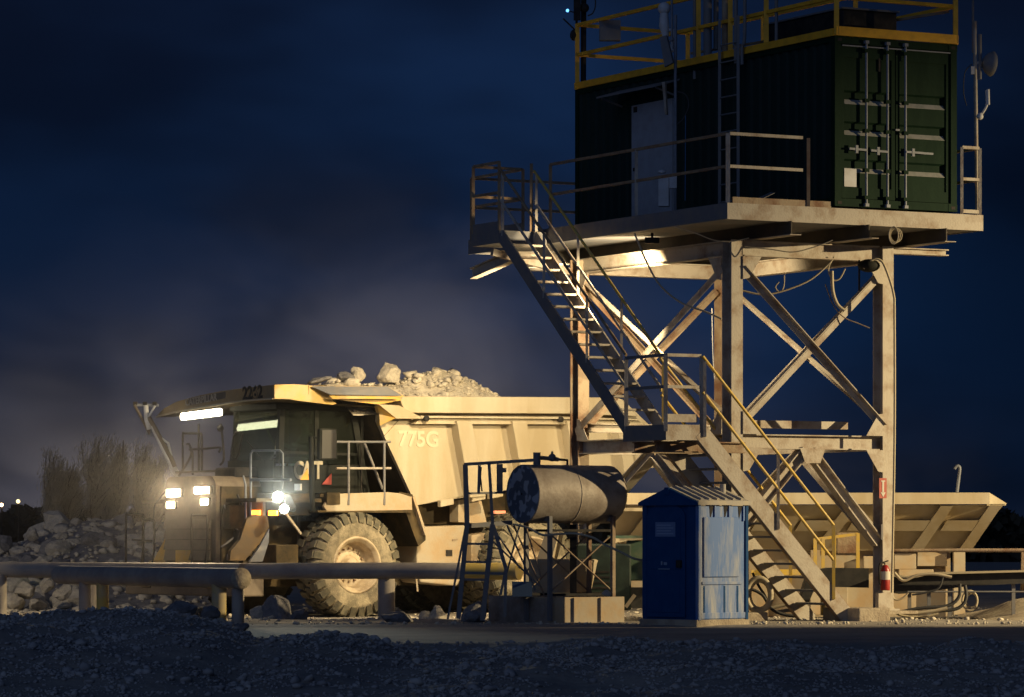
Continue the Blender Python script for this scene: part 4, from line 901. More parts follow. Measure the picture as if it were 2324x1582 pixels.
for k_, (pts_, r_, mt_, lb) in enumerate([
    ([(2030, 1300), (2050, 1318), (2080, 1306), (2120, 1303), (2160, 1310)], .025, CABLE, 'pale hose slumped over the start of the dark conveyor'),
    ([(2022, 1340), (2030, 1360), (2048, 1358), (2062, 1345)], .018, CABLE, 'pale hose curling below the fire extinguisher'),
    ([(2178, 1325), (2176, 1355), (2150, 1375), (2090, 1380), (2040, 1390)], .03, CABLED, 'black cable curving from the conveyor down to the ground'),
    ([(2190, 1328), (2192, 1360), (2170, 1382), (2110, 1388), (2060, 1395)], .03, CABLED, 'second black cable just right of the first, lying on the ground'),
    ([(2140, 1310), (2130, 1335), (2100, 1345), (2070, 1350)], .018, CABLED, 'thin dark cable sagging under the conveyor edge'),
    ([(2025, 1385), (2060, 1392), (2110, 1388), (2150, 1380)], .03, CABLE, 'pale pipe lying on the ground right of the concrete footing'),
    ([(2022, 1370), (2040, 1395), (2090, 1400), (2130, 1393)], .02, CABLE, 'thin pale pipe curving over the ground beside the footing'),
    ([(1708, 1300), (1722, 1330), (1735, 1350), (1745, 1375)], .022, CABLED, 'dark cable falling across the pale hose coil'),
    ([(1700, 1335), (1730, 1350), (1755, 1385), (1800, 1398), (1850, 1396)], .028, CABLED, 'dark cable trailing from the hose coil along the ground'),
    ([(1750, 1380), (1790, 1372), (1830, 1376)], .03, CABLE, 'pale pipe lying behind the lower stair treads'),
    ([(1760, 1390), (1800, 1384), (1840, 1386)], .03, GALV, 'grey pipe lying in front of the pale pipe under the stair')]):
    o = MB().tube(smooth_path([AT(a_, b_, 64.6+.12*(k_ % 4)) for a_, b_ in pts_]), r_, 8).build('hose', mt_); tag(o, lb, 'hose', 'hoses and cables on the yard')
def coil(cx, cy, rx, ry, Y, r, label, n=3):
    m = MB()
    for i in range(n):
        m.tube([AT(cx+i*2+rx*(1-.12*i)*math.cos(t_), cy+ry*(1-.12*i)*math.sin(t_), Y+.05*i) for t_ in np.linspace(0, 6.2832, 26)], r, 8, False)
    o = m.build('hose_coil', CABLE); tag(o, label, 'hose coil', 'coils of pale hose')
coil(1722, 1350, 28, 38, 63.6, .045, 'large pale coil of hose behind the right wall of the blue toilet', 2)
coil(2201, 1363, 17, 22, 65.5, .02, 'small pale coil of hose beside the hopper leg at the right')
# green generator behind the tank
ge = thing('generator', 'dark green machine housing standing behind the fuel tank stand', 'generator', AT(1390, 1380, 66))
MB().box(AT(1308, 1385, 66), V((.95, 0, 0)), V((0, 1.2, 0)), Z*1.15).build('housing', GENG, ge, bevel=.03)
MB().box(AT(1424, 1318, 66.3), V((.32, 0, 0)), V((0, .8, 0)), Z*.7).build('side_cabinet', GENL, ge, bevel=.02)
MB().box(AT(1400, 1380, 66.2), V((.55, 0, 0)), V((0, .9, 0)), Z*.35).build('skid', DARK, ge)
for i in range(5): MB().box(AT(1318, 1300+i*12, 65.99), V((.5, 0, 0)), V((0, .01, 0)), Z*.03).build('louvre', BLACK, ge)
MB().box(AT(1380, 1222, 66.1), V((.75, 0, 0)), V((0, .5, 0)), Z*.05).build('roof_sheet', GENL, ge)
o = MB().bar(AT(1441, 1350, 65), AT(1420, 1378, 65), .06, .06).build('prop', DUSTTAN); tag(o, 'short pale prop leaning left of the blue toilet base', 'prop')
# tan bins between tank legs
o = MB().lathe(V(((1272-CX)*64.5/FP, 64.5, 0.1)), Z, [(0, 0), (0, .42), (.05, .45), (.85, .62), (.9, .64), (.92, .6), (.9, 0)], 24).build('hopper_bin', DUSTTAN); tag(o, 'dusty tan round bin seen through the legs of the tank stand', 'bin')
o = MB().prism([AT(1200, 1330, 65.2), AT(1240, 1200, 65.2), AT(1268, 1208, 65.2), AT(1236, 1330, 65.2)], V((.1, .5, 0))).build('chute_plate', DUSTTAN); tag(o, 'leaning dusty tan plate behind the tank stand braces', 'plate')

# ------------------------------------------------------------------ rocks on the yard
ROCKS = [(590, 1384, 25, 19, ROCK, 'pale rounded boulder, smallest of the trio left of the front tyre'), (632, 1366, 48, 36, ROCKG, 'largest grey boulder of the trio left of the front tyre'), (680, 1388, 28, 18, ROCKG, 'dark low boulder touching the front tyre on its left'),
         (898, 1396, 46, 17, ROCKG, 'flat dark boulder at the foot of the barrier post'), (992, 1384, 30, 19, ROCK, 'squarish boulder left of the ladder frame'), (966, 1390, 16, 12, ROCK, 'small stone propped against the squarish boulder'),
         (1080, 1384, 46, 30, ROCKG, 'round boulder seen between the legs of the ladder frame'), (1455, 1384, 16, 9, ROCK, 'small pale rock left of the blue toilet'), (870, 1380, 12, 9, ROCK, 'small stone behind the flat dark boulder'), (915, 1377, 14, 9, ROCK, 'small pale stone right of the front tyre')]
for i, (px, py, w, h, mt_, lb) in enumerate(ROCKS):
    gy = py+h*.9; Y = min(69, FP*CH/(gy-HY))*1.0; Y = max(61.2, min(Y, 66)); k = Y/FP
    c = AT(px, py, Y); c.z = max(ground_z(c.x, c.y)+h*k*.55, -1)
    boulder('boulder', c, (w*k*1.05, w*k*.8, h*k*1.25), mt_, lb, None, i, rot=(0, 0, i*1.3))
for i, (px, py, w, h, mt_, lb) in enumerate([(408, 1388, 42, 32, ROCKG, 'blocky blue-grey rock crowning the gravel windrow'), (295, 1390, 18, 15, ROCK, 'pale pointed rock poking up left of the blocky rock'), (475, 1392, 26, 18, ROCKG, 'rounded rock sitting right of the blocky one on the windrow'), (338, 1398, 14, 9, ROCKG, 'small flat rock between the pointed and the blocky rock'), (450, 1418, 40, 20, ROCKG, 'broken rock embedded on the right slope of the windrow'), (500, 1420, 34, 22, ROCK, 'cracked brownish rock at the windrow end by the cap post'), (545, 1425, 24, 15, ROCKG, 'last low rock where the windrow meets the road')]):
    c = AT(px, py, 51.2); k = 51.2/FP; boulder('boulder', c, (w*k, w*k*.8, h*k), mt_, lb, None, i+3, rot=(0, 0, i*1.7))
# rock heap at the left behind the pipe
HP = [(-80, 1232), (0, 1228), (30, 1238), (60, 1228), (75, 1212), (110, 1200), (140, 1192), (200, 1186), (260, 1186), (320, 1192), (380, 1192), (430, 1200), (470, 1240)]
hx = np.array([(p_-CX)*86/FP for p_, q_ in HP]); hz = np.array([CH-(q_-HY)*86/FP for p_, q_ in HP])
def heap_z(x, y):
    top = np.interp(x, hx, hz); d = y-86; f = max(0, 1-abs(d)/(9 if d < 0 else 4)); f = f**.8
    return -.15+(top+.15)*f+.16*nz3(x, y, .7, 2)*f
gx = np.arange(-16, -5.4, .2); gy = np.arange(76, 91, .25)
m = MB(); n_ = len(gx); m.add([(x, y, heap_z(x, y)) for y in gy for x in gx], [(j*n_+i, j*n_+i+1, (j+1)*n_+i+1, (j+1)*n_+i) for j in range(len(gy)-1) for i in range(n_-1)], True)
o = m.build('rubble_bank', ROCKG); tag(o, 'bank of blasted rubble rising behind the left end of the long pipe', 'rubble bank', kind='stuff')
r_ = random.Random(5)
for i in range(125):
    y = r_.uniform(77, 87.5); x = r_.uniform(-14.5, -6.2) if y > 82 else r_.uniform(-12.6, -8.7)
    s = r_.choice((.13, .18, .22, .28, .36))*r_.uniform(.8, 1.2)
    boulder('boulder', V((x, y, heap_z(x, y)+s*.2)), (s*1.2, s, s*.8), ROCK if r_.random() < .55 else ROCKG, 'angular boulder among the rubble behind the left end of the long pipe', 'boulders of the rubble heap', i)
for i, (px, py, w, h, lb) in enumerate([(25, 1365, 36, 30, 'big smooth pale boulder at the left edge under the long pipe'), (60, 1340, 30, 28, 'upright pale slab next to the big smooth boulder'), (85, 1372, 26, 18, 'dark-edged rock right of the upright slab'), (105, 1330, 20, 18, 'pale rock in the middle of the rubble below the pipe'), (140, 1345, 26, 14, 'flat tilted rock right of the rubble below the pipe'), (75, 1215, 16, 20, 'tall pale boulder standing alone on the heap crest'), (15, 1232, 30, 14, 'low grey boulder on the heap at the left edge')]):
    Y = 76 if py > 1300 else 84; c = AT(px, py, Y); k = Y/FP; boulder('boulder', c, (w*k, w*k, h*k), ROCK if i != 6 else ROCKG, lb, None, i+2, rot=(0, .2*i, i))
pts = []; sz = []
for _ in range(2500):
    y = rng.uniform(73, 88); x = rng.uniform(-15, -6); pts.append((x, y, max(heap_z(x, y), ground_z(x, y))+.03)); sz.append(.03+rng.exponential(.05))
o = scatter('rubble', pts, np.minimum(sz, .25), ROCK); tag(o, 'loose broken stones covering the rubble bank', 'rubble', kind='stuff')
# little earth bank behind the right hopper leg
gx = np.arange(8.2, 16, .25); gy = np.arange(64, 72, .25); n_ = len(gx)
m = MB(); m.add([(x, y, -.05+.36*max(0, 1-abs(y-68)/3.5)*min(1, max(0, (12.6-x)/3.2))*min(1, (x-8.2)/.8)+.05*nz3(x, y, 2, 1)) for y in gy for x in gx], [(j*n_+i, j*n_+i+1, (j+1)*n_+i+1, (j+1)*n_+i) for j in range(len(gy)-1) for i in range(n_-1)], True)
o = m.build('spoil_bank', CONC); tag(o, 'low pale spoil bank around the foot of the right hopper leg', 'spoil bank', kind='stuff')

# ------------------------------------------------------------------ trees
def plume(cx, top, w, base, Y, seed, label, dens=900):
    r = random.Random(seed); k = Y/FP; bx = (cx-CX)*k; h = (base-top)*k; W_ = w*k
    t = thing('poplar_tree', label, 'tree', V((bx, Y, ground_z(bx, Y))), 'wind-blown trees behind the rubble')
    zb = CH-(base-HY)*k
    m = MB(); tips = []
    m.tube([V((bx, Y, -.2)), V((bx+.1, Y, zb+h*.4)), V((bx+.25*r.random(), Y, zb+h*.92))], [.10, .06, .015], 6)
    for i in range(34):
        z0 = zb+h*r.uniform(0, .55)**1.0; a = r.uniform(0, 6.28); L_ = h*r.uniform(.2, .5); sp = W_*.62*r.uniform(.15, 1.15)*(.55+.6*math.sin(math.pi*min(1, (z0-zb)/h*1.5)))
        p0 = V((bx+.05, Y, z0)); p1 = p0+V((math.cos(a)*sp*.6, math.sin(a)*sp*.6, L_*.5)); p2 = p0+V((math.cos(a)*sp+.12, math.sin(a)*sp, L_))
        m.tube([p0, p1, p2], [.03, .018, .006], 4); tips.append((p0, p1, p2))
    m.build('trunk', BARK, t)
    m = MB(); vs = []; fs = []
    for i in range(dens):
        p0, p1, p2 = tips[r.randrange(len(tips))]; f_ = r.random()
        p = (p0.lerp(p1, f_*2) if f_ < .5 else p1.lerp(p2, f_*2-1))+V((r.gauss(.02, .10), r.gauss(0, .10), r.gauss(0, .09)))
        d = V((r.gauss(.28, .3), r.gauss(0, .3), 1)).normalized(); L_ = r.uniform(.04, .17); wd = r.uniform(.004, .010)
        s_ = d.cross(V((r.gauss(0, 1), r.gauss(0, 1), .1))).normalized()*wd; n0 = len(vs)
        vs += [p-s_, p+s_, p+d*L_+s_*.3, p+d*L_-s_*.3]; fs.append((n0, n0+1, n0+2, n0+3))
    m.add(vs, fs); m.build('crown', LEAF, t)
for i, (cx, top, w, lb) in enumerate([(112, 1022, 40, 'wispy wind-blown tree, leftmost of the dusty row'), (150, 1052, 44, 'short dim tree second from the left in the dusty row'), (205, 985, 62, 'broad tall tree in the middle of the dusty row'), (268, 982, 50, 'tallest narrow tree right of the broad one in the row'), (315, 995, 52, 'tall tree behind the mirror arm of the truck'), (350, 1030, 46, 'tree partly hidden by the front of the truck'), (240, 1035, 60, 'lower bushy tree in front between the two tallest')]):
    plume(cx, top, w, 1200, 104+i*.7, 50+i, lb, 7000)
def treeline(name, x0, x1, y, top, seed, label):
    r = random.Random(seed); m = MB(); vs = []; fs = []
    for i in range(5200):
        x = r.uniform(x0, x1); yy = y+r.uniform(-4, 4); hh = top*(.72+.28*nz3(x, 0, .12, seed)+.25*nz3(x, 0, .5, seed)); z = hh*(1-r.random()**1.8)*1.0
        s_ = r.uniform(.15, .5); n0 = len(vs); c = V((x, yy, max(.0, z)))
        a = V((r.gauss(0, 1), r.gauss(0, 1), r.gauss(0, 1))).normalized(); b = a.cross(V((r.gauss(0, 1), r.gauss(0, 1), r.gauss(0, 1)))).normalized()
        vs += [c-a*s_, c+b*s_, c+a*s_, c-b*s_]; fs.append((n0, n0+1, n0+2, n0+3))
    m.add(vs, fs); m.prism([V((x0, y, -1)), V((x1, y, -1)), V((x1, y, top*.55)), V((x0, y, top*.55))], V((0, 2, 0)))
    o = m.build(name, LEAFD); tag(o, label, 'woods', kind='stuff'); return o
treeline('tree_line', -32, -4, 215, 3.9, 3, 'dark far tree line behind the left of the yard')
treeline('tree_line', -4, 40, 230, 3.6, 8, 'dark far tree line behind the hopper at the right')
# far lights on poles
for px, py, Y, r0, mt_, lb in ((4, 1146, 205, .10, LAMPF, 'faint far lamp at the left edge of the picture'), (42, 1138, 205, .11, LAMPF2, 'small yellowish far lamp second from the left edge'), (145, 1128, 208, .09, LAMPF2, 'dim far lamp just above and left of the brightest one'), (165, 1142, 203, .17, LAMPF, 'brightest orange far lamp before the dark trees')):
    c = AT(px, py, Y); t = thing('distant_lamp', lb, 'lamp', V((c.x, Y, 0)), 'far lamps beyond the yard')
    MB().tube([V((c.x, Y, -.3)), V((c.x, Y, c.z))], .05, 6).build('pole', BLACK, t); MB().sphere(c+V((0, -.15, 0)), r0, 8, 6).build('bulb', mt_, t)
# ------------------------------------------------------------------ dump truck
tr = thing('dump_truck', 'dusty yellow mining dump truck heaped with rock, its headlights on', 'dump truck', TR(2.2, -2.1, TG))
BW = 4.15
# body side profile on the near side plane
s0 = -.30
prof = [TRs(913, 901, s0), TRs(1362, 903, s0), TRs(1412, 906, s0), TRs(1540, 1028, s0), TRs(1524, 1052, s0), TRs(1440, 1070, s0), TRs(1146, 1113, s0), TRs(945, 1147, s0), TRs(873, 990, s0), TRs(858, 955, s0), TRs(862, 903, s0)]
hullp = [p.copy() for p in prof]
bd = MB(); inn = -E*.10
n_ = len(prof)
# near and far side walls (thick), floor, front wall: an open box
bd.prism(prof, inn); body = bd.build('body', BODY, tr)
MB().prism([p-E*(BW-.16) for p in prof], inn).build('body_side', BODY, tr)
def strip(i, j, th, nm, mt):
    a, b = prof[i], prof[j]; d = (b-a).normalized(); nn = E.cross(d).normalized()
    cen = sum((p for p in prof), V((0, 0, 0)))/n_
    if (cen-a).dot(nn) < 0: nn = -nn
    MB().prism([a-E*.16, b-E*.16, b-E*.16+nn*th, a-E*.16+nn*th], -E*(BW-.32)).build(nm, mt, tr)
strip(4, 5, .08, 'body_floor', TDARK); strip(5, 6, .08, 'body_floor', TDARK); strip(6, 7, .08, 'body_floor', TDARK); strip(7, 8, .08, 'front_wall', TDARK); strip(8, 9, .08, 'front_wall', TDARK); strip(9, 10, .08, 'front_wall', TDARK)
# top rail, lower lip, ribs
def side_plate(poly, s, th, nm, mt, bevel=0, lab=None):
    P = [TRs(x, y, s) for x, y in poly]; return MB().prism(P, -E*th).build(nm, mt, tr, bevel, label=lab)
side_plate([(905, 899), (1366, 902), (1410, 905), (1448, 945), (1300, 939), (920, 937)], .0, .30, 'top_rail', BODY, .015)
side_plate([(955, 944), (1300, 947), (1450, 951), (1452, 954), (1300, 951), (955, 948)], .015, .18, 'rail_lip', BODY)
side_plate([(957, 948), (1300, 951), (1452, 954), (1462, 966), (1300, 963), (940, 962)], -.10, .2, 'rail_gusset', BODY)
for x0, x1, w0, w1 in ((1037, 1074, 34, 34), (1163, 1196, 33, 32), (1287, 1316, 30, 30), (1400, 1425, 26, 24)):
    yb = 1128-(x1-1074)*.145
    side_plate([(x0, 955), (x0+w0, 955), (x1+w1-6, yb-2), (x1-6, yb+2)], -.04, .27, 'rib', BODY, .01)
side_plate([(872, 990), (907, 953), (1040, 962), (1068, 1122), (945, 1147)], -.275, .03, 'side_panel', BODY)
# slanted gusset plate and pivots where canopy meets side
MB().prism([TRs(860, 918, .05), TRs(905, 920, .05), TRs(962, 950, .0), TRs(900, 950, -.0)], -E*.16).build('gusset', BODY, tr)
MB().prism([TRs(856, 921, .055), TRs(898, 949, .055), TRs(862, 966, -.1), TRs(861, 940, -.1)], -E*.10).build('gusset', TYEL, tr)
for x, y in ((965, 950), (1270, 952)): MB().lathe(TRs(x, y, -.02), E, [(0, 0), (0, .06), (.06, .06), (.06, 0)], 14).build('pin', BLACK, tr)
for x in (1008, 1080, 1120): 
    y = 1137-(x-1000)*.163; side_plate([(x-8, y), (x+22, y-5), (x+22, y+9), (x-8, y+15)], -.08, .1, 'lug', BODY, .006)
dv = V(TRs(983, 1016, -.16)-TRs(914, 1016, -.16))
text('lettering', '775G', TRs(950, 998, -.268), R, Z, .42, BODYL, body, sx=1.02, bold=.012)
# canopy: front fascia following the measured curve, chamfer and side
tcn = -1.81
topc = [(358, 941), (372, 927), (400, 912), (450, 898), (500, 888), (560, 880), (623, 873)]
botc = [(358, 947), (372, 943), (400, 936), (450, 927), (500, 918), (560, 910), (623, 905)]
fm = MB(); P = [TRt(x, y, tcn) for x, y in topc]+[TRt(x, y, tcn) for x, y in botc[::-1]]
fm.prism(P, R*.06); fas = fm.build('canopy_front', mat('canopy_dusty', (.36, .26, .12), (.26, .2, .12), .7, 0, 2.5, .8), tr)
Pl = [TRt(x, y-.5, tcn) for x, y in botc]; m = MB()
for i in range(len(Pl)-1): m.bar(Pl[i]-R*.02, Pl[i+1]-R*.02, .05, .03)
m.build('canopy_lip', BODY, fas)
# canopy top and underside, from front edge back to the body
zb_ = [p.z for p in [TRt(x, y, tcn) for x, y in topc]]
us = [TRt(x, y, tcn) for x, y in topc]; lo_ = [TRt(x, y, tcn) for x, y in botc]
def back(p, tback, z): 
    s_ = (p-W0).dot(E); return TR(tback, s_, z)
m = MB(); ztop = 4.10
ub = [back(p, 1.25, min(ztop, ztop-.0*(i)) if True else 0) for i, p in enumerate(us)]
for i in range(len(us)-1): m.add([us[i], us[i+1], ub[i+1], ub[i]], [(0, 1, 2, 3)])
m.build('canopy_top', TYEL, tr)
m = MB(); lb_ = [back(p, .95, 3.86) for p in lo_]
for i in range(len(us)-1): m.add([lo_[i]+R*.03, lo_[i+1]+R*.03, lb_[i+1], lb_[i]], [(3, 2, 1, 0)])
m.build('canopy_underside', TDARK, tr)
sd_ = [(-1.81, 873, 905, 623), (-1.40, 872, 906, 667), (-1.066, 873, 909, 701)]
def sp(px, py, s=.0): return TRs(px, py, s)
cside = MB().prism([sp(623, 873), sp(667, 872), sp(701, 874), sp(701, 910), sp(667, 906), sp(623, 905)], -E*.06).build('canopy_side', TYEL, tr)
MB().prism([sp(701, 874, .01), sp(745, 902, .01), sp(764, 916, .01), sp(755, 919, .01), sp(660, 907, .01), sp(701, 895, .01)], -E*.05).build('canopy_side', TYEL, tr)
MB().prism([sp(701, 875, .0), sp(878, 877, .0), sp(915, 898, .0), sp(912, 908, .0), sp(860, 918, .0), sp(745, 905, .0)], -E*.04).build('canopy_side', TYEL, tr)
MB().prism([sp(708, 878, .07), sp(878, 879, .02), sp(912, 899, .10), sp(750, 896, .20)], Z*.015+E*.005).build('canopy_ledge', STEELD, tr)
MB().prism([sp(748, 898, .2), sp(905, 900, .11), sp(905, 906, .11), sp(755, 905, .2)], -E*.02).build('canopy_ledge', TYEL, tr)
# lettering band on the fascia
q0, q1 = TRt(450, 915, tcn-.01), TRt(505, 903, tcn-.01)
MB().prism([TRt(428, 905, tcn-.002), TRt(512, 889, tcn-.002), TRt(512, 904, tcn-.002), TRt(428, 920, tcn-.002)], -R*.006).build('stripe', STRIPE, fas)
xd = (TRt(480, 908, tcn)-TRt(430, 917, tcn))
text('lettering', 'CATERPILLAR', TRt(456, 908, tcn-.016), xd, Z, .19, GREYL, fas, sx=1.0, bold=.004)
text('lettering', '2262', TRt(573, 892, tcn-.012), TRt(600, 888, tcn)-TRt(550, 893, tcn), Z, .34, BLKL, fas, sx=1.05, bold=.01)
# light bar under canopy
lb0, lb1 = TRt(412, 946, tcn-.1), TRt(502, 935, tcn-.1)
lbar = MB().bar(lb0, lb1, .09, .14).build('light_bar', BARW, tr, bevel=.035); MB().bar(lb0+Z*.085, lb1+Z*.085, .12, .02).build('housing', BLACK, lbar)
# cab
cf_, cr_ = -1.22, .50; cs0, cs1 = -.72, -2.36; cz0, cz1 = 2.24, 3.86
cabt = sub('cab', tr)
def pil(t0, s_, t1, s1_, z0, z1, w=.1): MB().bar(TR(t0, s_, z0), TR(t1, s1_, z1), w, w, E).build('pillar', CABD, cabt)
fl = cf_-.18
pil(fl+.16, cs0-.04, cf_+.02, cs0-.04, cz0+.55, cz1, .11); pil(fl+.16, cs1, cf_+.02, cs1, cz0+.55, cz1, .08)
pil(cr_+.22, cs0-.04, cr_-.1, cs0-.04, cz0, cz1, .13); pil(cr_+.22, cs1, cr_-.1, cs1, cz0, cz1); pil(-.42, cs0-.04, -.42, cs0-.04, cz0, cz1, .09)
MB().box(TR(cf_-.12, cs0+.02, cz1-.05), R*(cr_-cf_+.15), -E*(cs0-cs1+.06), Z*.13).build('cab_roof', CABD, cabt, bevel=.03)
MB().box(TR(fl+.0, cs0, cz0), R*(cr_-fl+.2), -E*(cs0-cs1), Z*.08).build('cab_floor', CABD, cabt)
MB().prism([TR(fl, cs0, cz0+.08), TR(cr_+.18, cs0, cz0+.08), TR(cr_+.12, cs0, cz0+.55), TR(fl+.05, cs0, cz0+.5)], -E*.05).build('cab_side_panel', CABD, cabt)
MB().box(TR(fl, cs0, cz0+.0), R*.05, -E*(cs0-cs1), Z*.62).build('cab_front_panel', CABD, cabt)
MB().box(TR(cr_+.1, cs0, cz0), R*.06, -E*(cs0-cs1), Z*(cz1-cz0-.1)).build('cab_rear_panel', CABD, cabt)
MB().prism([TR(fl+.02, cs0-.05, cz0+.62), TR(fl+.02, cs1+.03, cz0+.62), TR(cf_-.02, cs1+.03, cz1-.06), TR(cf_-.02, cs0-.05, cz1-.06)], R*.012).build('windshield', GLASS, cabt)
MB().prism([TR(cf_+.0, cs0-.01, cz0+.55), TR(cr_+.1, cs0-.01, cz0+.55), TR(cr_-.05, cs0-.01, cz1-.06), TR(cf_+.05, cs0-.01, cz1-.06)], -E*.01).build('side_window', GLASS, cabt)
MB().bar(TR(cf_, cs0-.0, 3.0), TR(cr_, cs0, 2.98), .03, .05).build('window_bar', CABD, cabt)
MB().box(TR(-.35, -1.2, cz0+.08), R*.5, -E*.5, Z*.45).build('seat', CABD, cabt, bevel=.04); MB().box(TR(.05, -1.2, cz0+.5), R*.14, -E*.5, Z*.75).build('seat_back', CABD, cabt, bevel=.04)
MB().lathe(TR(-.75, -1.45, cz0+.72), (R*-.5+Z).normalized(), [(0, .2), (.02, .21), (.04, .2), (.02, .185), (0, .2)], 20).build('steering_wheel', BLACK, cabt)
# wiper and grab loop
MB().tube([TRt(560, 1000, fl-.03), TRt(600, 1050, fl-.03)], .012, 6).build('wiper', BLACK, cabt)
gl = [TR(fl, cs1-.1, 3.62), TR(fl-.04, cs1-.32, 3.60), TR(fl-.1, cs1-.42, 3.45), TR(fl-.16, cs1-.50, 3.05), TR(fl-.14, cs1-.42, 2.93), TR(fl-.08, cs1-.28, 2.95), TR(fl, cs1-.1, 3.3)]
MB().tube([TRt(x, y, fl) for x, y in ((545, 981), (536, 981), (531, 987), (525, 1028), (528, 1038), (536, 1041), (541, 1032), (551, 985))], .022, 8).build('grab_handle', BLACK, cabt)
# letters on the battery box / cab side below window, with yellow triangle
for ch, x in (('C', 678), ('A', 697), ('T', 722)):
    text('lettering', ch, TRs(x, 1069, cs0+.06), R, Z, .46, CREAM, cabt, sx=.72, bold=.014)
MB().prism([TRs(681, 1089, cs0+.075), TRs(701, 1089, cs0+.075), TRs(698, 1064, cs0+.075)], E*.004).build('triangle', ORMARK, cabt)
MB().prism([TRs(730, 1100, cs0+.075), TRs(752, 1100, cs0+.075), TRs(752, 1074, cs0+.075)], E*.004).build('triangle', REDMK, cabt)
# deck, fender over the front wheel
side_plate([(737, 1117), (793, 1116), (935, 1116), (935, 1120), (903, 1113), (935, 1158), (735, 1160)], -.02, .08, 'fender', DUSTTAN, .01) if False else None
side_plate([(750, 1121), (880, 1117), (905, 1119), (935, 1128), (936, 1158), (742, 1161), (735, 1150)], -.02, .08, 'fender', DUSTTAN, .012)
MB().box(TR(-.75, -.1, 2.15), R*2.05, -E*1.9, Z*.06).build('deck', TDARK, tr)
MB().prism([TR(-.85, -.03, 1.86), TR(1.32, -.03, 1.86), TR(1.32, -.03, 1.90), TR(-.85, -.03, 1.90)], -E*1.0).build('fender_underside', TDARK, tr)
MB().prism([TRs(905, 1116, -.1), TRs(936, 1122, -.1), TRs(966, 1212, -.1), TRs(966, 1226, -.1), TRs(950, 1240, -.1), TRs(940, 1215, -.1)], -E*.9).build('mud_flap', TDARK, tr)
MB().bar(TRs(936, 1128, -.05), TRs(964, 1214, -.05), .05, .10, E).build('mud_flap_edge', DUSTTAN, tr)
MB().bar(TRs(944, 1300, -.15), TRs(948, 1342, -.15), .08, .03).build('mud_flap_edge', DUSTTAN, tr)
MB().box(TR(-2.2, -.05, 2.05), R*1.45, -E*4.2, Z*.07).build('front_deck', TDARK, tr)
MB().box(TR(-1.5, -.35, 1.80), R*.7, -E*.9, Z*.42).build('battery_box', TDARK, tr, bevel=.02)
MB().box(TR(-1.9, -.3, 1.75), R*.06, -E*.85, Z*.32).build('lamp_panel', TFRONT, tr)
MB().prism([TRs(742, 1118, -.0), TRs(772, 1118, -.0), TRs(772, 1145, -.0), TRs(742, 1145, -.0)], -E*.2).build('bracket', TDARK, tr)
# front hood with rounded top corner, lamps, grille louvres
hs0, hs1, ht = -1.17, -3.03, -2.40
hd = MB(); rad = .22
sec = [TR(ht, hs0, .9), TR(ht, hs0, 2.55-rad)]+[TR(ht, hs0-rad+rad*math.cos(a), 2.55-rad+rad*math.sin(a)) for a in np.linspace(.2, 1.57, 6)]+[TR(ht, hs1+rad-rad*math.sin(a), 2.55-rad+rad*math.cos(a)) for a in np.linspace(0, 1.4, 6)]+[TR(ht, hs1, .9)]
hd.prism(sec, R*1.9); hood = hd.build('hood', TFRONT, tr)
MB().box(TR(ht-.05, hs0-.14, .92), R*.04, -E*1.58, Z*.82).build('grille', TDARK, tr)
for i in range(4): MB().prism([TR(ht-.055, hs0-.10, .96+i*.2), TR(ht-.10, hs0-.10, .95+i*.2), TR(ht-.06, hs0-.10, 1.14+i*.2)], -E*1.66).build('grille_slat', TFRONT, hood)
hl = sub('headlight', tr); hl2 = sub('headlight', tr); hl3 = sub('headlight', tr); hl4 = sub('headlight', tr)
for hq, (x0, x1, y0, y1) in zip((hl, hl2, hl3, hl4), ((380, 410, 1111, 1128), (443, 476, 1105, 1121), (380, 397, 1139, 1154), (457, 473, 1132, 1147))):
    tq = ht-.03; P = [TRt(x0, y1, tq), TRt(x1, y1-1, tq), TRt(x1, y0-1, tq), TRt(x0, y0, tq)]
    MB().prism(P, -R*.03).build('lens', LAMPW, hq, bevel=.035); c_ = sum(P, V((0, 0, 0)))/4
    P2 = [c_+(p-c_)*1.25+R*.002 for p in P]; MB().prism(P2, R*.028).build('bezel', BLACK, hq)
# side of the engine bay / lower front
MB().box(TR(-2.55, -.02, .28), R*.5, -E*4.28, Z*.60).build('bumper', TFRONT, tr, bevel=.03)
for s_ in (-.9, -3.3): MB().box(TR(-2.56, s_, .42), -R*.03, -E*.32, Z*.3).build('tow_recess', TDARK, tr)
for s_ in (-1.0, -3.5): MB().box(TR(-1.9, s_, .45), R*9.0, -E*.28, Z*.5).build('frame_rail', TDARK, tr)
MB().box(TR(-1.7, -1.25, .5), R*1.9, -E*1.7, Z*1.2).build('engine', TDARK, tr)
MB().box(TR(.9, -1.2, .6), R*5.6, -E*1.9, Z*.75).build('drivetrain', TDARK, tr)
side_plate([(1146, 1116), (1440, 1072), (1440, 1100), (1240, 1150), (1146, 1170)], -1.0, .3, 'body_beam', TDARK)
side_plate([(950, 1148), (1146, 1114), (1200, 1190), (960, 1190)], -1.0, .3, 'body_beam', TDARK)
side_plate([(1040, 1135), (1090, 1124), (1106, 1190), (1040, 1185)], -.5, .3, 'body_bracket', DUSTTAN, .01)
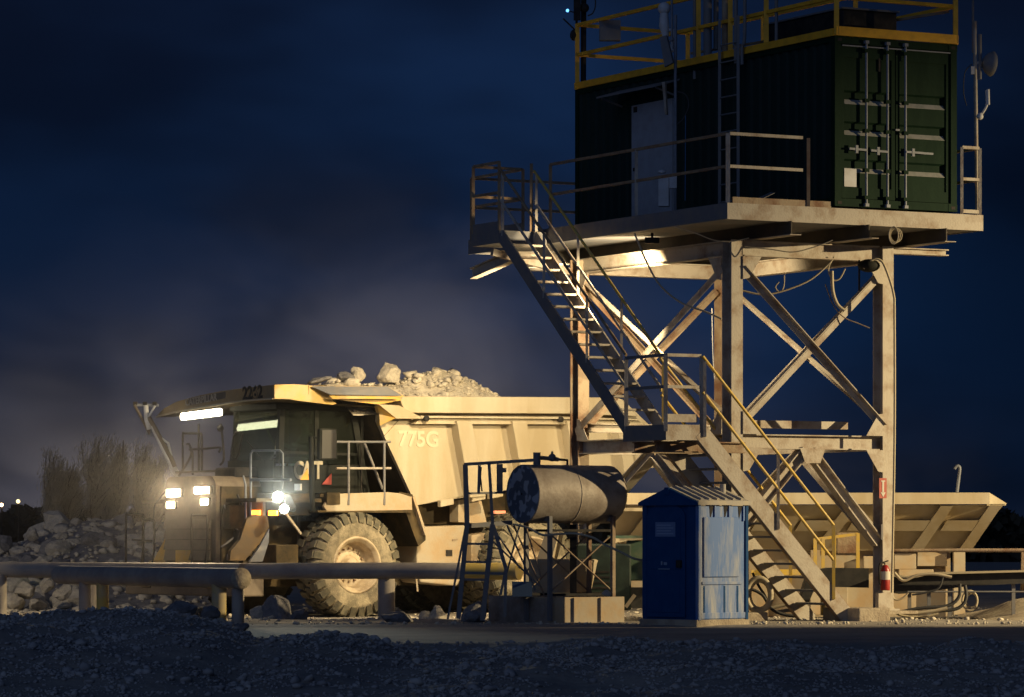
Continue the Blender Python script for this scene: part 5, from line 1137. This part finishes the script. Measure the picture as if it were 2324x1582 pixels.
# dark busy engine side between hood and guard
MB().box(TR(-2.30, -1.165, .6), R*1.7, E*.03, Z*1.75).build('engine_side', TDARK, tr)
MB().box(TR(-2.28, -1.13, 1.55), R*.35, E*.25, Z*.45).build('filter_box', TDARK, tr, bevel=.03)
MB().box(TR(-2.2, -1.1, .95), R*.22, E*.3, Z*.12).build('bracket', STEEL, tr)
MB().lathe(TR(-2.05, -.95, 1.15), Z, [(0, 0), (0, .09), (.35, .09), (.38, .05), (.38, 0)], 14).build('canister', CABD, tr)
for k_, (pa_, pb_) in enumerate((((-2.3, 2.0), (-2.0, 1.0)), ((-2.25, 1.7), (-1.6, .9)), ((-2.35, 1.2), (-1.7, 1.9)), ((-2.0, 2.2), (-1.9, 1.2)))):
    MB().tube(smooth_path([TR(pa_[0], -1.05, pa_[1]), TR((pa_[0]+pb_[0])/2+.08, -.92, (pa_[1]+pb_[1])/2), TR(pb_[0], -1.0, pb_[1])]), .022, 6).build('hose', CABLED if k_ % 2 else STEELD, tr)
MB().box(TR(-1.7, -.15, .75), R*.5, -E*.7, Z*.5).build('step_box', TDARK, tr, bevel=.02)
# yellow swept guard at the front corner
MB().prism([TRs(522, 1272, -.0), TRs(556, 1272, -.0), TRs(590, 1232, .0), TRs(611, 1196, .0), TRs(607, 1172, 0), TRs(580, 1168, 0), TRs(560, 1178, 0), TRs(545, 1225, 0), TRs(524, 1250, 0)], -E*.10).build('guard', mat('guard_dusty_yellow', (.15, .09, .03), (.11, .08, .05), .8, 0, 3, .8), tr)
MB().prism([TRs(566, 1275, .02), TRs(590, 1240, .02), TRs(611, 1200, .02), TRs(610, 1230, .02), TRs(596, 1275, .02)], -E*.05).build('guard', STEELD, tr)
MB().bar(TRs(645, 1160, .0), TRs(683, 1212, .0), .04, .04).build('stay', DUSTTAN, tr)
# amber markers + bright work lamp
for x, y in ((583, 1163), (622, 1164)): MB().prism([TRt(x-9, y+6, -2.0), TRt(x+9, y+6, -2.0), TRt(x+9, y-5, -2.0), TRt(x-9, y-5, -2.0)], -R*.04).build('marker_light', LAMPO, tr)
wl = sub('work_lamp', tr); a_, b_ = TRt(631, 1128, -1.95), TRt(645, 1158, -1.95)
dl_ = (V((0, 0, CH))-a_).normalized()
MB().sphere(a_, .10, 14, 10).build('lens', LAMPX, wl); MB().sphere(b_+V((0, 0, .02)), .085, 14, 10).build('lens', LAMPX, wl)
MB().bar(a_+R*.15, b_+R*.15, .2, .1).build('housing', BLACK, wl)
MB().prism([TRt(668, 1113, -1.8), TRt(682, 1113, -1.8), TRt(682, 1098, -1.8), TRt(668, 1098, -1.8)], R*.03).build('reflector', WHITE, tr)
# rails: front deck loop, side handrails, far deck rails
def tub(pts, r, mt, nm='handrail'): MB().tube(pts, r, 8).build(nm, mt, tr)
tub([TRt(x, y, -2.15) for x, y in ((569, 1180), (569, 1090), (569, 1030), (573, 1023), (635, 1022), (642, 1029), (642, 1090), (640, 1110))], .020, GALV)
tub([TRt(569, 1089, -2.15), TRt(660, 1089, -2.15)], .028, GALV); tub([TRt(558, 1180, -2.15), TRt(557, 1100, -2.15), TRt(552, 1080, -2.15)], .02, GALV)
tub([TRs(763, 1003, -.1), TRs(886, 1003, -.1)], .024, STEELD); tub([TRs(763, 1063, -.1), TRs(887, 1063, -.1)], .024, STEEL)
for x in (791, 872): tub([TRs(x, 1003, -.1), TRs(x, 1146, -.02)], .026, STEELD, 'post')
tub([TRs(820, 1003, -.6), TRs(820, 1117, -.6)], .015, BLACK, 'post')
tub([TRs(826, 1003, -.4), TRs(868, 1110, -.4)], .03, STEELD, 'brace')
for pts_ in ([(415, 1072), (415, 990), (420, 984), (450, 984)], [(451, 1072), (451, 962)], [(458, 1072), (458, 992), (452, 984)], [(406, 1080), (433, 1035), (430, 1010), (424, 1008)], [(430, 1020), (437, 1030), (437, 1078)], [(434, 1020), (470, 1018), (500, 1016), (497, 1026)], [(501, 962), (504, 985), (508, 1040), (500, 1055)], [(395, 1072), (440, 1071), (505, 1068)]):
    tub(smooth_path([TRt(x, y, -1.7) for x, y in pts_], 4), .022, BLACK)
MB().sphere(TRt(500, 972, -1.7), .07, 8, 6).build('beacon', BLACK, tr)
MB().box(TR(-1.9, -1.3, 2.5), R*.8, -E*.75, Z*.22).build('air_cleaner', BLACK, tr, bevel=.05)
for x0_, x1_ in ((435, 470), (286, 325), (325, 350)):
    y_ = 1180 if x0_ > 300 else 1168
    if x0_ == 435: y_ = 1170
    tub(smooth_path([TRt(x, y, -2.62) for x, y in ((x0_, 1290), (x0_, y_+8), (x0_+5, y_), (x1_-4, y_), (x1_, y_+8), (x1_, 1240), (x1_-6, 1290))], 4), .020, BLACK)
tub([TRt(300, 1225, -2.62), TRt(345, 1228, -2.62)], .016, BLACK)
tub(smooth_path([TRt(x, y, -2.3) for x, y in ((378, 1112), (360, 1135), (350, 1152), (350, 1210), (372, 1168))], 3), .014, BLACK)
MB().box(TRt(398, 1288, -2.7), -E*.0+V((.28, 0, 0)), R*.3, Z*.33).build('step', TYEL, tr)
MB().box(TRt(338, 1278, -2.5), V((.55, 0, 0)), R*.2, Z*.05).build('step', TYEL, tr)
MB().prism([TRt(345, 1278, -2.2), TRt(375, 1278, -2.2), TRt(375, 1222, -2.2)], R*.1).build('guard', TYEL, tr)
# mirror on its post beside the cab, and the long far-side mirror arm, coloured white for the light on it
mr = sub('mirror', tr)
MB().prism([TRs(726, 1044, .35), TRs(767, 1044, .35), TRs(766, 972, .35), TRs(727, 972, .35)], -E*.08-R*.03).build('housing', CABD, mr, bevel=.03)
Pm = [TRs(730, 1040, .36), TRs(763, 1040, .36), TRs(762, 976, .36), TRs(731, 976, .36)]
MB().prism(Pm, E*.004).build('glass', mat('mirror_glass', (.004, .004, .006), rough=.5, c2=(.04, .045, .07), scale=9, amt=.8, lo=.6, hi=.75), mr)
MB().tube([TRs(706, 990, .2), TRs(708, 1130, .1), TRs(710, 1160, .05)], .05, 8).build('post', CABD, mr)
MB().bar(TRs(706, 992, .2), TRs(730, 995, .33), .04, .04).build('arm', CABD, mr)
mr2 = sub('mirror', tr)
Y2 = 74.6
def mt2(pts, r, m_=WHITE, nm='arm'): MB().tube([AT(x, y, Y2) for x, y in pts], r, 8).build(nm, m_, mr2)
mt2([(341, 958), (398, 1076)], .042); mt2([(305, 919), (322, 950), (340, 985), (341, 960)], .03, TFRONT); mt2([(331, 920), (333, 955), (338, 975)], .05)
mt2([(337, 947), (366, 1000), (388, 1040), (396, 1060)], .05, TFRONT); mt2([(360, 990), (382, 1006), (392, 1050)], .025); mt2([(352, 921), (338, 945)], .022)
MB().box(AT(303, 922, Y2), V((.47, .05, 0)), V((0, .2, 0)), Z*.05).build('bracket', GALV, mr2)
for x in (306, 328, 350): MB().box(AT(x-4, 919, Y2), V((.08, 0, 0)), V((0, .1, 0)), Z*.06).build('clamp', BLACK, mr2)
MB().prism([AT(332, 975, Y2), AT(343, 975, Y2), AT(346, 992, Y2), AT(330, 986, Y2)], V((0, .08, 0))).build('bracket', GALV, mr2)
MB().prism([AT(384, 1045, Y2), AT(392, 1050, Y2), AT(408, 1072, Y2), AT(404, 1088, Y2), AT(392, 1076, Y2), AT(383, 1062, Y2)], V((0, .1, 0))).build('bracket', WHITE, mr2)
# fuel tank on the frame
ft = side_plate([(946, 1196), (1056, 1192), (1056, 1300), (1044, 1318), (1038, 1330), (955, 1322), (946, 1300)], -.35, .75, 'fuel_tank', DUSTTAN, .03, 'orange-stained dusty side tank')
MB().prism([TRs(1012, 1262, -.345), TRs(1026, 1262, -.345), TRs(1026, 1248, -.345), TRs(1012, 1248, -.345)], E*.01).build('recess', BLACK, ft)
MB().prism([TRs(1026, 1228, -.345), TRs(1038, 1226, -.345), TRs(1038, 1222, -.345), TRs(1026, 1224, -.345)], E*.01).build('stain', RUST, ft)
MB().prism([TRs(1070, 1215, -.5), TRs(1125, 1205, -.5), TRs(1125, 1300, -.5), TRs(1070, 1300, -.5)], -E*.5).build('side_box', DUSTTAN, tr, bevel=.02)
tl_ = MB().box(TRs(1120, 1166, -.9), R*.26, E*.05, Z*.06).build('tail_lamp', mat('dim_red_lamp', (.8, .2, .1), emit=(1, .35, .16), es=.9), tr)

# wheels
def wheel(t, s_face, rad_, width, parent, flip=1, detail=True):
    w = sub('wheel', parent); c = TR(t, s_face, TG+rad_-.03); ax_ = E*flip      # ax_ points outwards
    rr = .50*rad_/1.0
    prof = [(0.02, rr+.01), (.05, rr+.06), (.065, rr+.16), (.05, rad_-.20), (.0, rad_-.085), (-.06, rad_-.055), (-width+.06, rad_-.055), (-width, rad_-.085), (-width-.05, rad_-.2), (-width-.05, rr+.1), (-width, rr)]
    MB().lathe(c, ax_, prof, 72).build('tyre', TYRE, w)
    m = MB(); nl = 30; a = ax_.cross(Z).normalized(); b = ax_.cross(a)
    for k in range(nl):
        th = 2*math.pi*k/nl
        for side, ph in ((0, 0), (1, .5)):
            t0 = 2*math.pi*(k+ph)/nl; rd = a*math.cos(t0)+b*math.sin(t0); tg_ = -a*math.sin(t0)+b*math.cos(t0); hw_ = rad_*math.pi/nl*.66
            if side == 0:
                x0_, x1_, x2_ = .035, -.10, -width*.47
                # shoulder lug wraps over onto the sidewall
                p = [c+rd*(rad_-.20)-tg_*hw_*.9+ax_*.055, c+rd*(rad_-.02)-tg_*hw_+ax_*.01, c+rd*(rad_-.02)+tg_*hw_*.95+ax_*.01, c+rd*(rad_-.20)+tg_*hw_*.8+ax_*.055]
                m.prism(p, ax_*.02)
                q = [c+rd*(rad_-.10)-tg_*hw_+ax_*.01, c+rd*rad_-tg_*hw_+ax_*-.01, c+rd*rad_+tg_*hw_+ax_*-.01, c+rd*(rad_-.10)+tg_*hw_+ax_*.01]
                sh = tg_*hw_*.55; m.prism(q, -ax_*(width*.30)+sh)
            else:
                q = [c+rd*(rad_-.10)-tg_*hw_*.8-ax_*width*.36, c+rd*(rad_-.005)-tg_*hw_*.8-ax_*width*.36, c+rd*(rad_-.005)+tg_*hw_*.8-ax_*width*.36, c+rd*(rad_-.10)+tg_*hw_*.8-ax_*width*.36]
                m.prism(q, -ax_*width*.26-tg_*hw_*.3)
        q = [c+rd*0, ] 
        rd = a*math.cos(th)+b*math.sin(th); tg_ = -a*math.sin(th)+b*math.cos(th)
        q = [c+rd*(rad_-.10)-tg_*hw_-ax_*width*.68, c+rd*rad_-tg_*hw_-ax_*width*.68, c+rd*rad_+tg_*hw_-ax_*width*.68, c+rd*(rad_-.10)+tg_*hw_-ax_*width*.68]
        m.prism(q, -ax_*(width*.33)-tg_*hw_*.5)
    m.build('tread', TREAD, w)
    MB().lathe(c, ax_, [(.03, rr+.045), (.06, rr+.03), (.055, rr), (.02, rr-.015), (.0, rr-.05), (-.03, rr-.06), (-.05, rr-.07), (-.22, rr-.10), (-.26, rr-.17), (-.25, .24), (-.22, .17), (-.12, .15), (-.10, .1), (-.10, 0)], 48).build('rim', RIM, w)
    m = MB()
    for k in range(16):
        t0 = 2*math.pi*k/16; rd = a*math.cos(t0)+b*math.sin(t0); m.tube([c+rd*(rr-.19)*1.0-ax_*.26, c+rd*(rr-.19)-ax_*.215], .022, 6)
    m.build('wheel_nuts', RUST, w)
    return w
wheel(0, 0, 1.01, .62, tr)
wheel(0, -4.2, 1.01, .62, tr, -1)
wheel(4.19, -.05, 1.01, .6, tr); wheel(4.19, -.80, 1.01, .6, tr); wheel(4.19, -4.15, 1.01, .6, tr, -1); wheel(4.19, -3.4, 1.01, .6, tr, -1)

# driver behind the windscreen
def person_mesh():
    pts = {'pelvis': (0, 0, 0, .15), 'chest': (-.04, 0, .38, .16), 'neck': (-.06, 0, .56, .06), 'head': (-.09, 0, .68, .10), 'crown': (-.08, 0, .77, .09)}
    names = list(pts); vs = [V(pts[n][:3]) for n in names]; rs = [pts[n][3] for n in names]; ed = [(0, 1), (1, 2), (2, 3), (3, 4)]
    for sgn in (-1, 1):
        i = len(vs); vs += [V((-.03, sgn*.19, .44)), V((-.16, sgn*.26, .22)), V((-.40, sgn*.16, .30)), V((-.47, sgn*.15, .33))]; rs += [.07, .05, .04, .035]
        ed += [(1, i), (i, i+1), (i+1, i+2), (i+2, i+3)]
        i = len(vs); vs += [V((-.12, sgn*.12, -.02)), V((-.45, sgn*.14, .02)), V((-.55, sgn*.14, -.36))]; rs += [.09, .07, .05]; ed += [(0, i), (i, i+1), (i+1, i+2)]
    me = bpy.data.meshes.new('person'); me.from_pydata(vs, ed, []); o = bpy.data.objects.new('person', me)
    C.objects.link(o); sk = o.modifiers.new('skin', 'SKIN')
    for i, r in enumerate(rs): me.skin_vertices[0].data[i].radius = (r, r) if False else (r, r)
    me.skin_vertices[0].data[0].use_root = True
    o.modifiers.new('sub', 'SUBSURF').render_levels = 2; me.materials.append(SHIRT); return o
try:
    me_ = None
    dr_ = person_mesh()
except Exception as ex_:
    dr_ = bpy.data.objects.get('person')
    if dr_ and not dr_.data.skin_vertices:
        pass
dr_.location = TR(-.15, -1.45, cz0+.62); dr_.rotation_euler = (0, 0, math.atan2(R.y, R.x))
tag(dr_, 'driver in a pale blue shirt sitting behind the truck windscreen', 'person')
hc = MB().lathe(org(dr_)+R*-.085+Z*.72, Z, [(0, .12), (.0, .108), (.06, .10), (.11, .06), (.125, 0)], 16).build('hard_hat', WHITE, dr_)

# ------------------------------------------------------------------ load
def LT(px, py, s): return TRs(px, py, s)
# profile of the heap on the near plane (s ~ -1.2): measured outline
HL = [(700, 872), (760, 866), (850, 870), (880, 868), (905, 860), (940, 850), (965, 842), (1005, 838), (1025, 848), (1060, 862), (1095, 880), (1118, 897), (1170, 915), (1300, 945), (1420, 960), (1510, 1040)]
hs_c = -1.6
hts = [( (TRs(x, y, hs_c)-W0).dot(R), TRs(x, y, hs_c).z) for x, y in HL]
tt = np.array([a for a, b in hts]); zz_ = np.array([b for a, b in hts])
ztop_edge = lambda t: 4.02 if t < 5.2 else 4.02-(t-5.2)*.55
def load_z(t, s):
    zt_ = np.interp(t, tt, zz_); f = 1-abs(s+1.5)/(1.15 if s > -1.5 else 1.6); f = max(0, f); e_ = ztop_edge(t)-.30
    return e_+(zt_-.06-e_)*min(1, f*1.15)+.05*nz3(t, s, 1.5, 7)
gt = np.arange(.2, 7.2, .12); gs = np.arange(-3.98, -.34, .12); n_ = len(gs)
m = MB(); m.add([TR(t, s, load_z(t, s)) for t in gt for s in gs], [(j*n_+i, j*n_+i+1, (j+1)*n_+i+1, (j+1)*n_+i) for j in range(len(gt)-1) for i in range(n_-1)], True)
o = m.build('rock_load', ROCK); tag(o, 'heap of broken pale rock filling the truck body', 'rock load', kind='stuff')
pts = []; sz = []
while len(pts) < 5200:
    t = rng.uniform(.3, 7.0); s = rng.uniform(-3.9, -.4)
    q = min(.2, .012+rng.exponential(.018)+(rng.exponential(.05) if rng.rand() < .08 else 0)); pts.append(tuple(TR(t, s, load_z(t, s)+q*.35))); sz.append(q)
o = scatter('load_rubble', pts, sz, ROCK); tag(o, 'loose stones covering the heap in the truck body', 'rubble', kind='stuff')
for i, (px, py, w, h, lb) in enumerate([(884, 848, 36, 27, 'biggest round boulder riding on top of the truck load'), (812, 849, 20, 21, 'pale squarish boulder on the load, left of the biggest one'), (785, 856, 24, 16, 'dark flat boulder leaning on the left of the squarish one'), (722, 864, 34, 8, 'long low dark slab at the front edge of the truck load'), (992, 852, 28, 20, 'bright rough boulder at the summit of the truck load'), (960, 862, 24, 16, 'craggy boulder just left of the load summit')]):
    c = TRs(px, py, -1.4 if i != 3 else -.6); k = c.y/FP; boulder('boulder', c, (w*k, w*k*.85, h*k), ROCKG if i in (2, 3) else ROCK, lb, 'boulders on the truck load', i+1, rot=(.1, .2, i*1.1))

# ------------------------------------------------------------------ dust hanging in the lamp light round the truck
DV = bpy.data.materials.new('airborne_dust'); DV.use_nodes = True; _t = DV.node_tree; _t.nodes.clear()
_o = _t.nodes.new('ShaderNodeOutputMaterial'); _p = _t.nodes.new('ShaderNodeVolumePrincipled'); _p.inputs['Color'].default_value = (.85, .82, .80, 1); _p.inputs['Anisotropy'].default_value = .6
_c = _t.nodes.new('ShaderNodeTexCoord'); _g = _t.nodes.new('ShaderNodeTexGradient'); _g.gradient_type = 'SPHERICAL'
_n = _t.nodes.new('ShaderNodeTexNoise'); _n.inputs['Scale'].default_value = 2.2; _n.inputs['Detail'].default_value = 2
_r = _t.nodes.new('ShaderNodeMapRange'); _r.inputs[1].default_value = .35; _r.inputs[2].default_value = .7; _r.inputs[3].default_value = .35; _r.inputs[4].default_value = 1.4
_m1 = _t.nodes.new('ShaderNodeMath'); _m1.operation = 'MULTIPLY'; _m2 = _t.nodes.new('ShaderNodeMath'); _m2.operation = 'MULTIPLY'; _m2.inputs[1].default_value = DUST
_t.links.new(_c.outputs['Object'], _g.inputs[0]); _t.links.new(_c.outputs['Object'], _n.inputs['Vector']); _t.links.new(_n.outputs[0], _r.inputs[0])
_t.links.new(_g.outputs['Fac'], _m1.inputs[0]); _t.links.new(_r.outputs[0], _m1.inputs[1]); _t.links.new(_m1.outputs[0], _m2.inputs[0])
_t.links.new(_m2.outputs[0], _p.inputs['Density']); _t.links.new(_p.outputs[0], _o.inputs['Volume'])
m = MB().sphere((0, 0, 0), 1, 24, 14); m.sm = [False]*len(m.f)
me = bpy.data.meshes.new('dust_cloud'); me.from_pydata(m.v, [], m.f); me.materials.append(DV)
o = bpy.data.objects.new('dust_cloud', me); C.objects.link(o); o.location = (-5.5, 75, 3.2); o.scale = (9, 8, 5.2)
tag(o, 'thin dust hanging in the light round the dump truck', 'dust', kind='stuff')
for _q in (hl, hl2, hl3, hl4):
    _c0 = org(_q)
for px_, py_, tq_, e_, col_ in ((395, 1120, ht-.15, 520, (1, .78, .48)), (460, 1113, ht-.15, 620, (1, .78, .48)), (637, 1136, -2.2, 1900, (.93, 1, .86))):
    p_ = TRt(px_, py_, tq_); lamp('truck_lamp', 'SPOT', p_, (0, 0, 12.0) if e_ > 900 else p_-R*.5+V((0, -1.4, -.1)), e_, col_, spot_size=math.radians(46 if e_ > 900 else 84), spot_blend=.7, shadow_soft_size=.06)
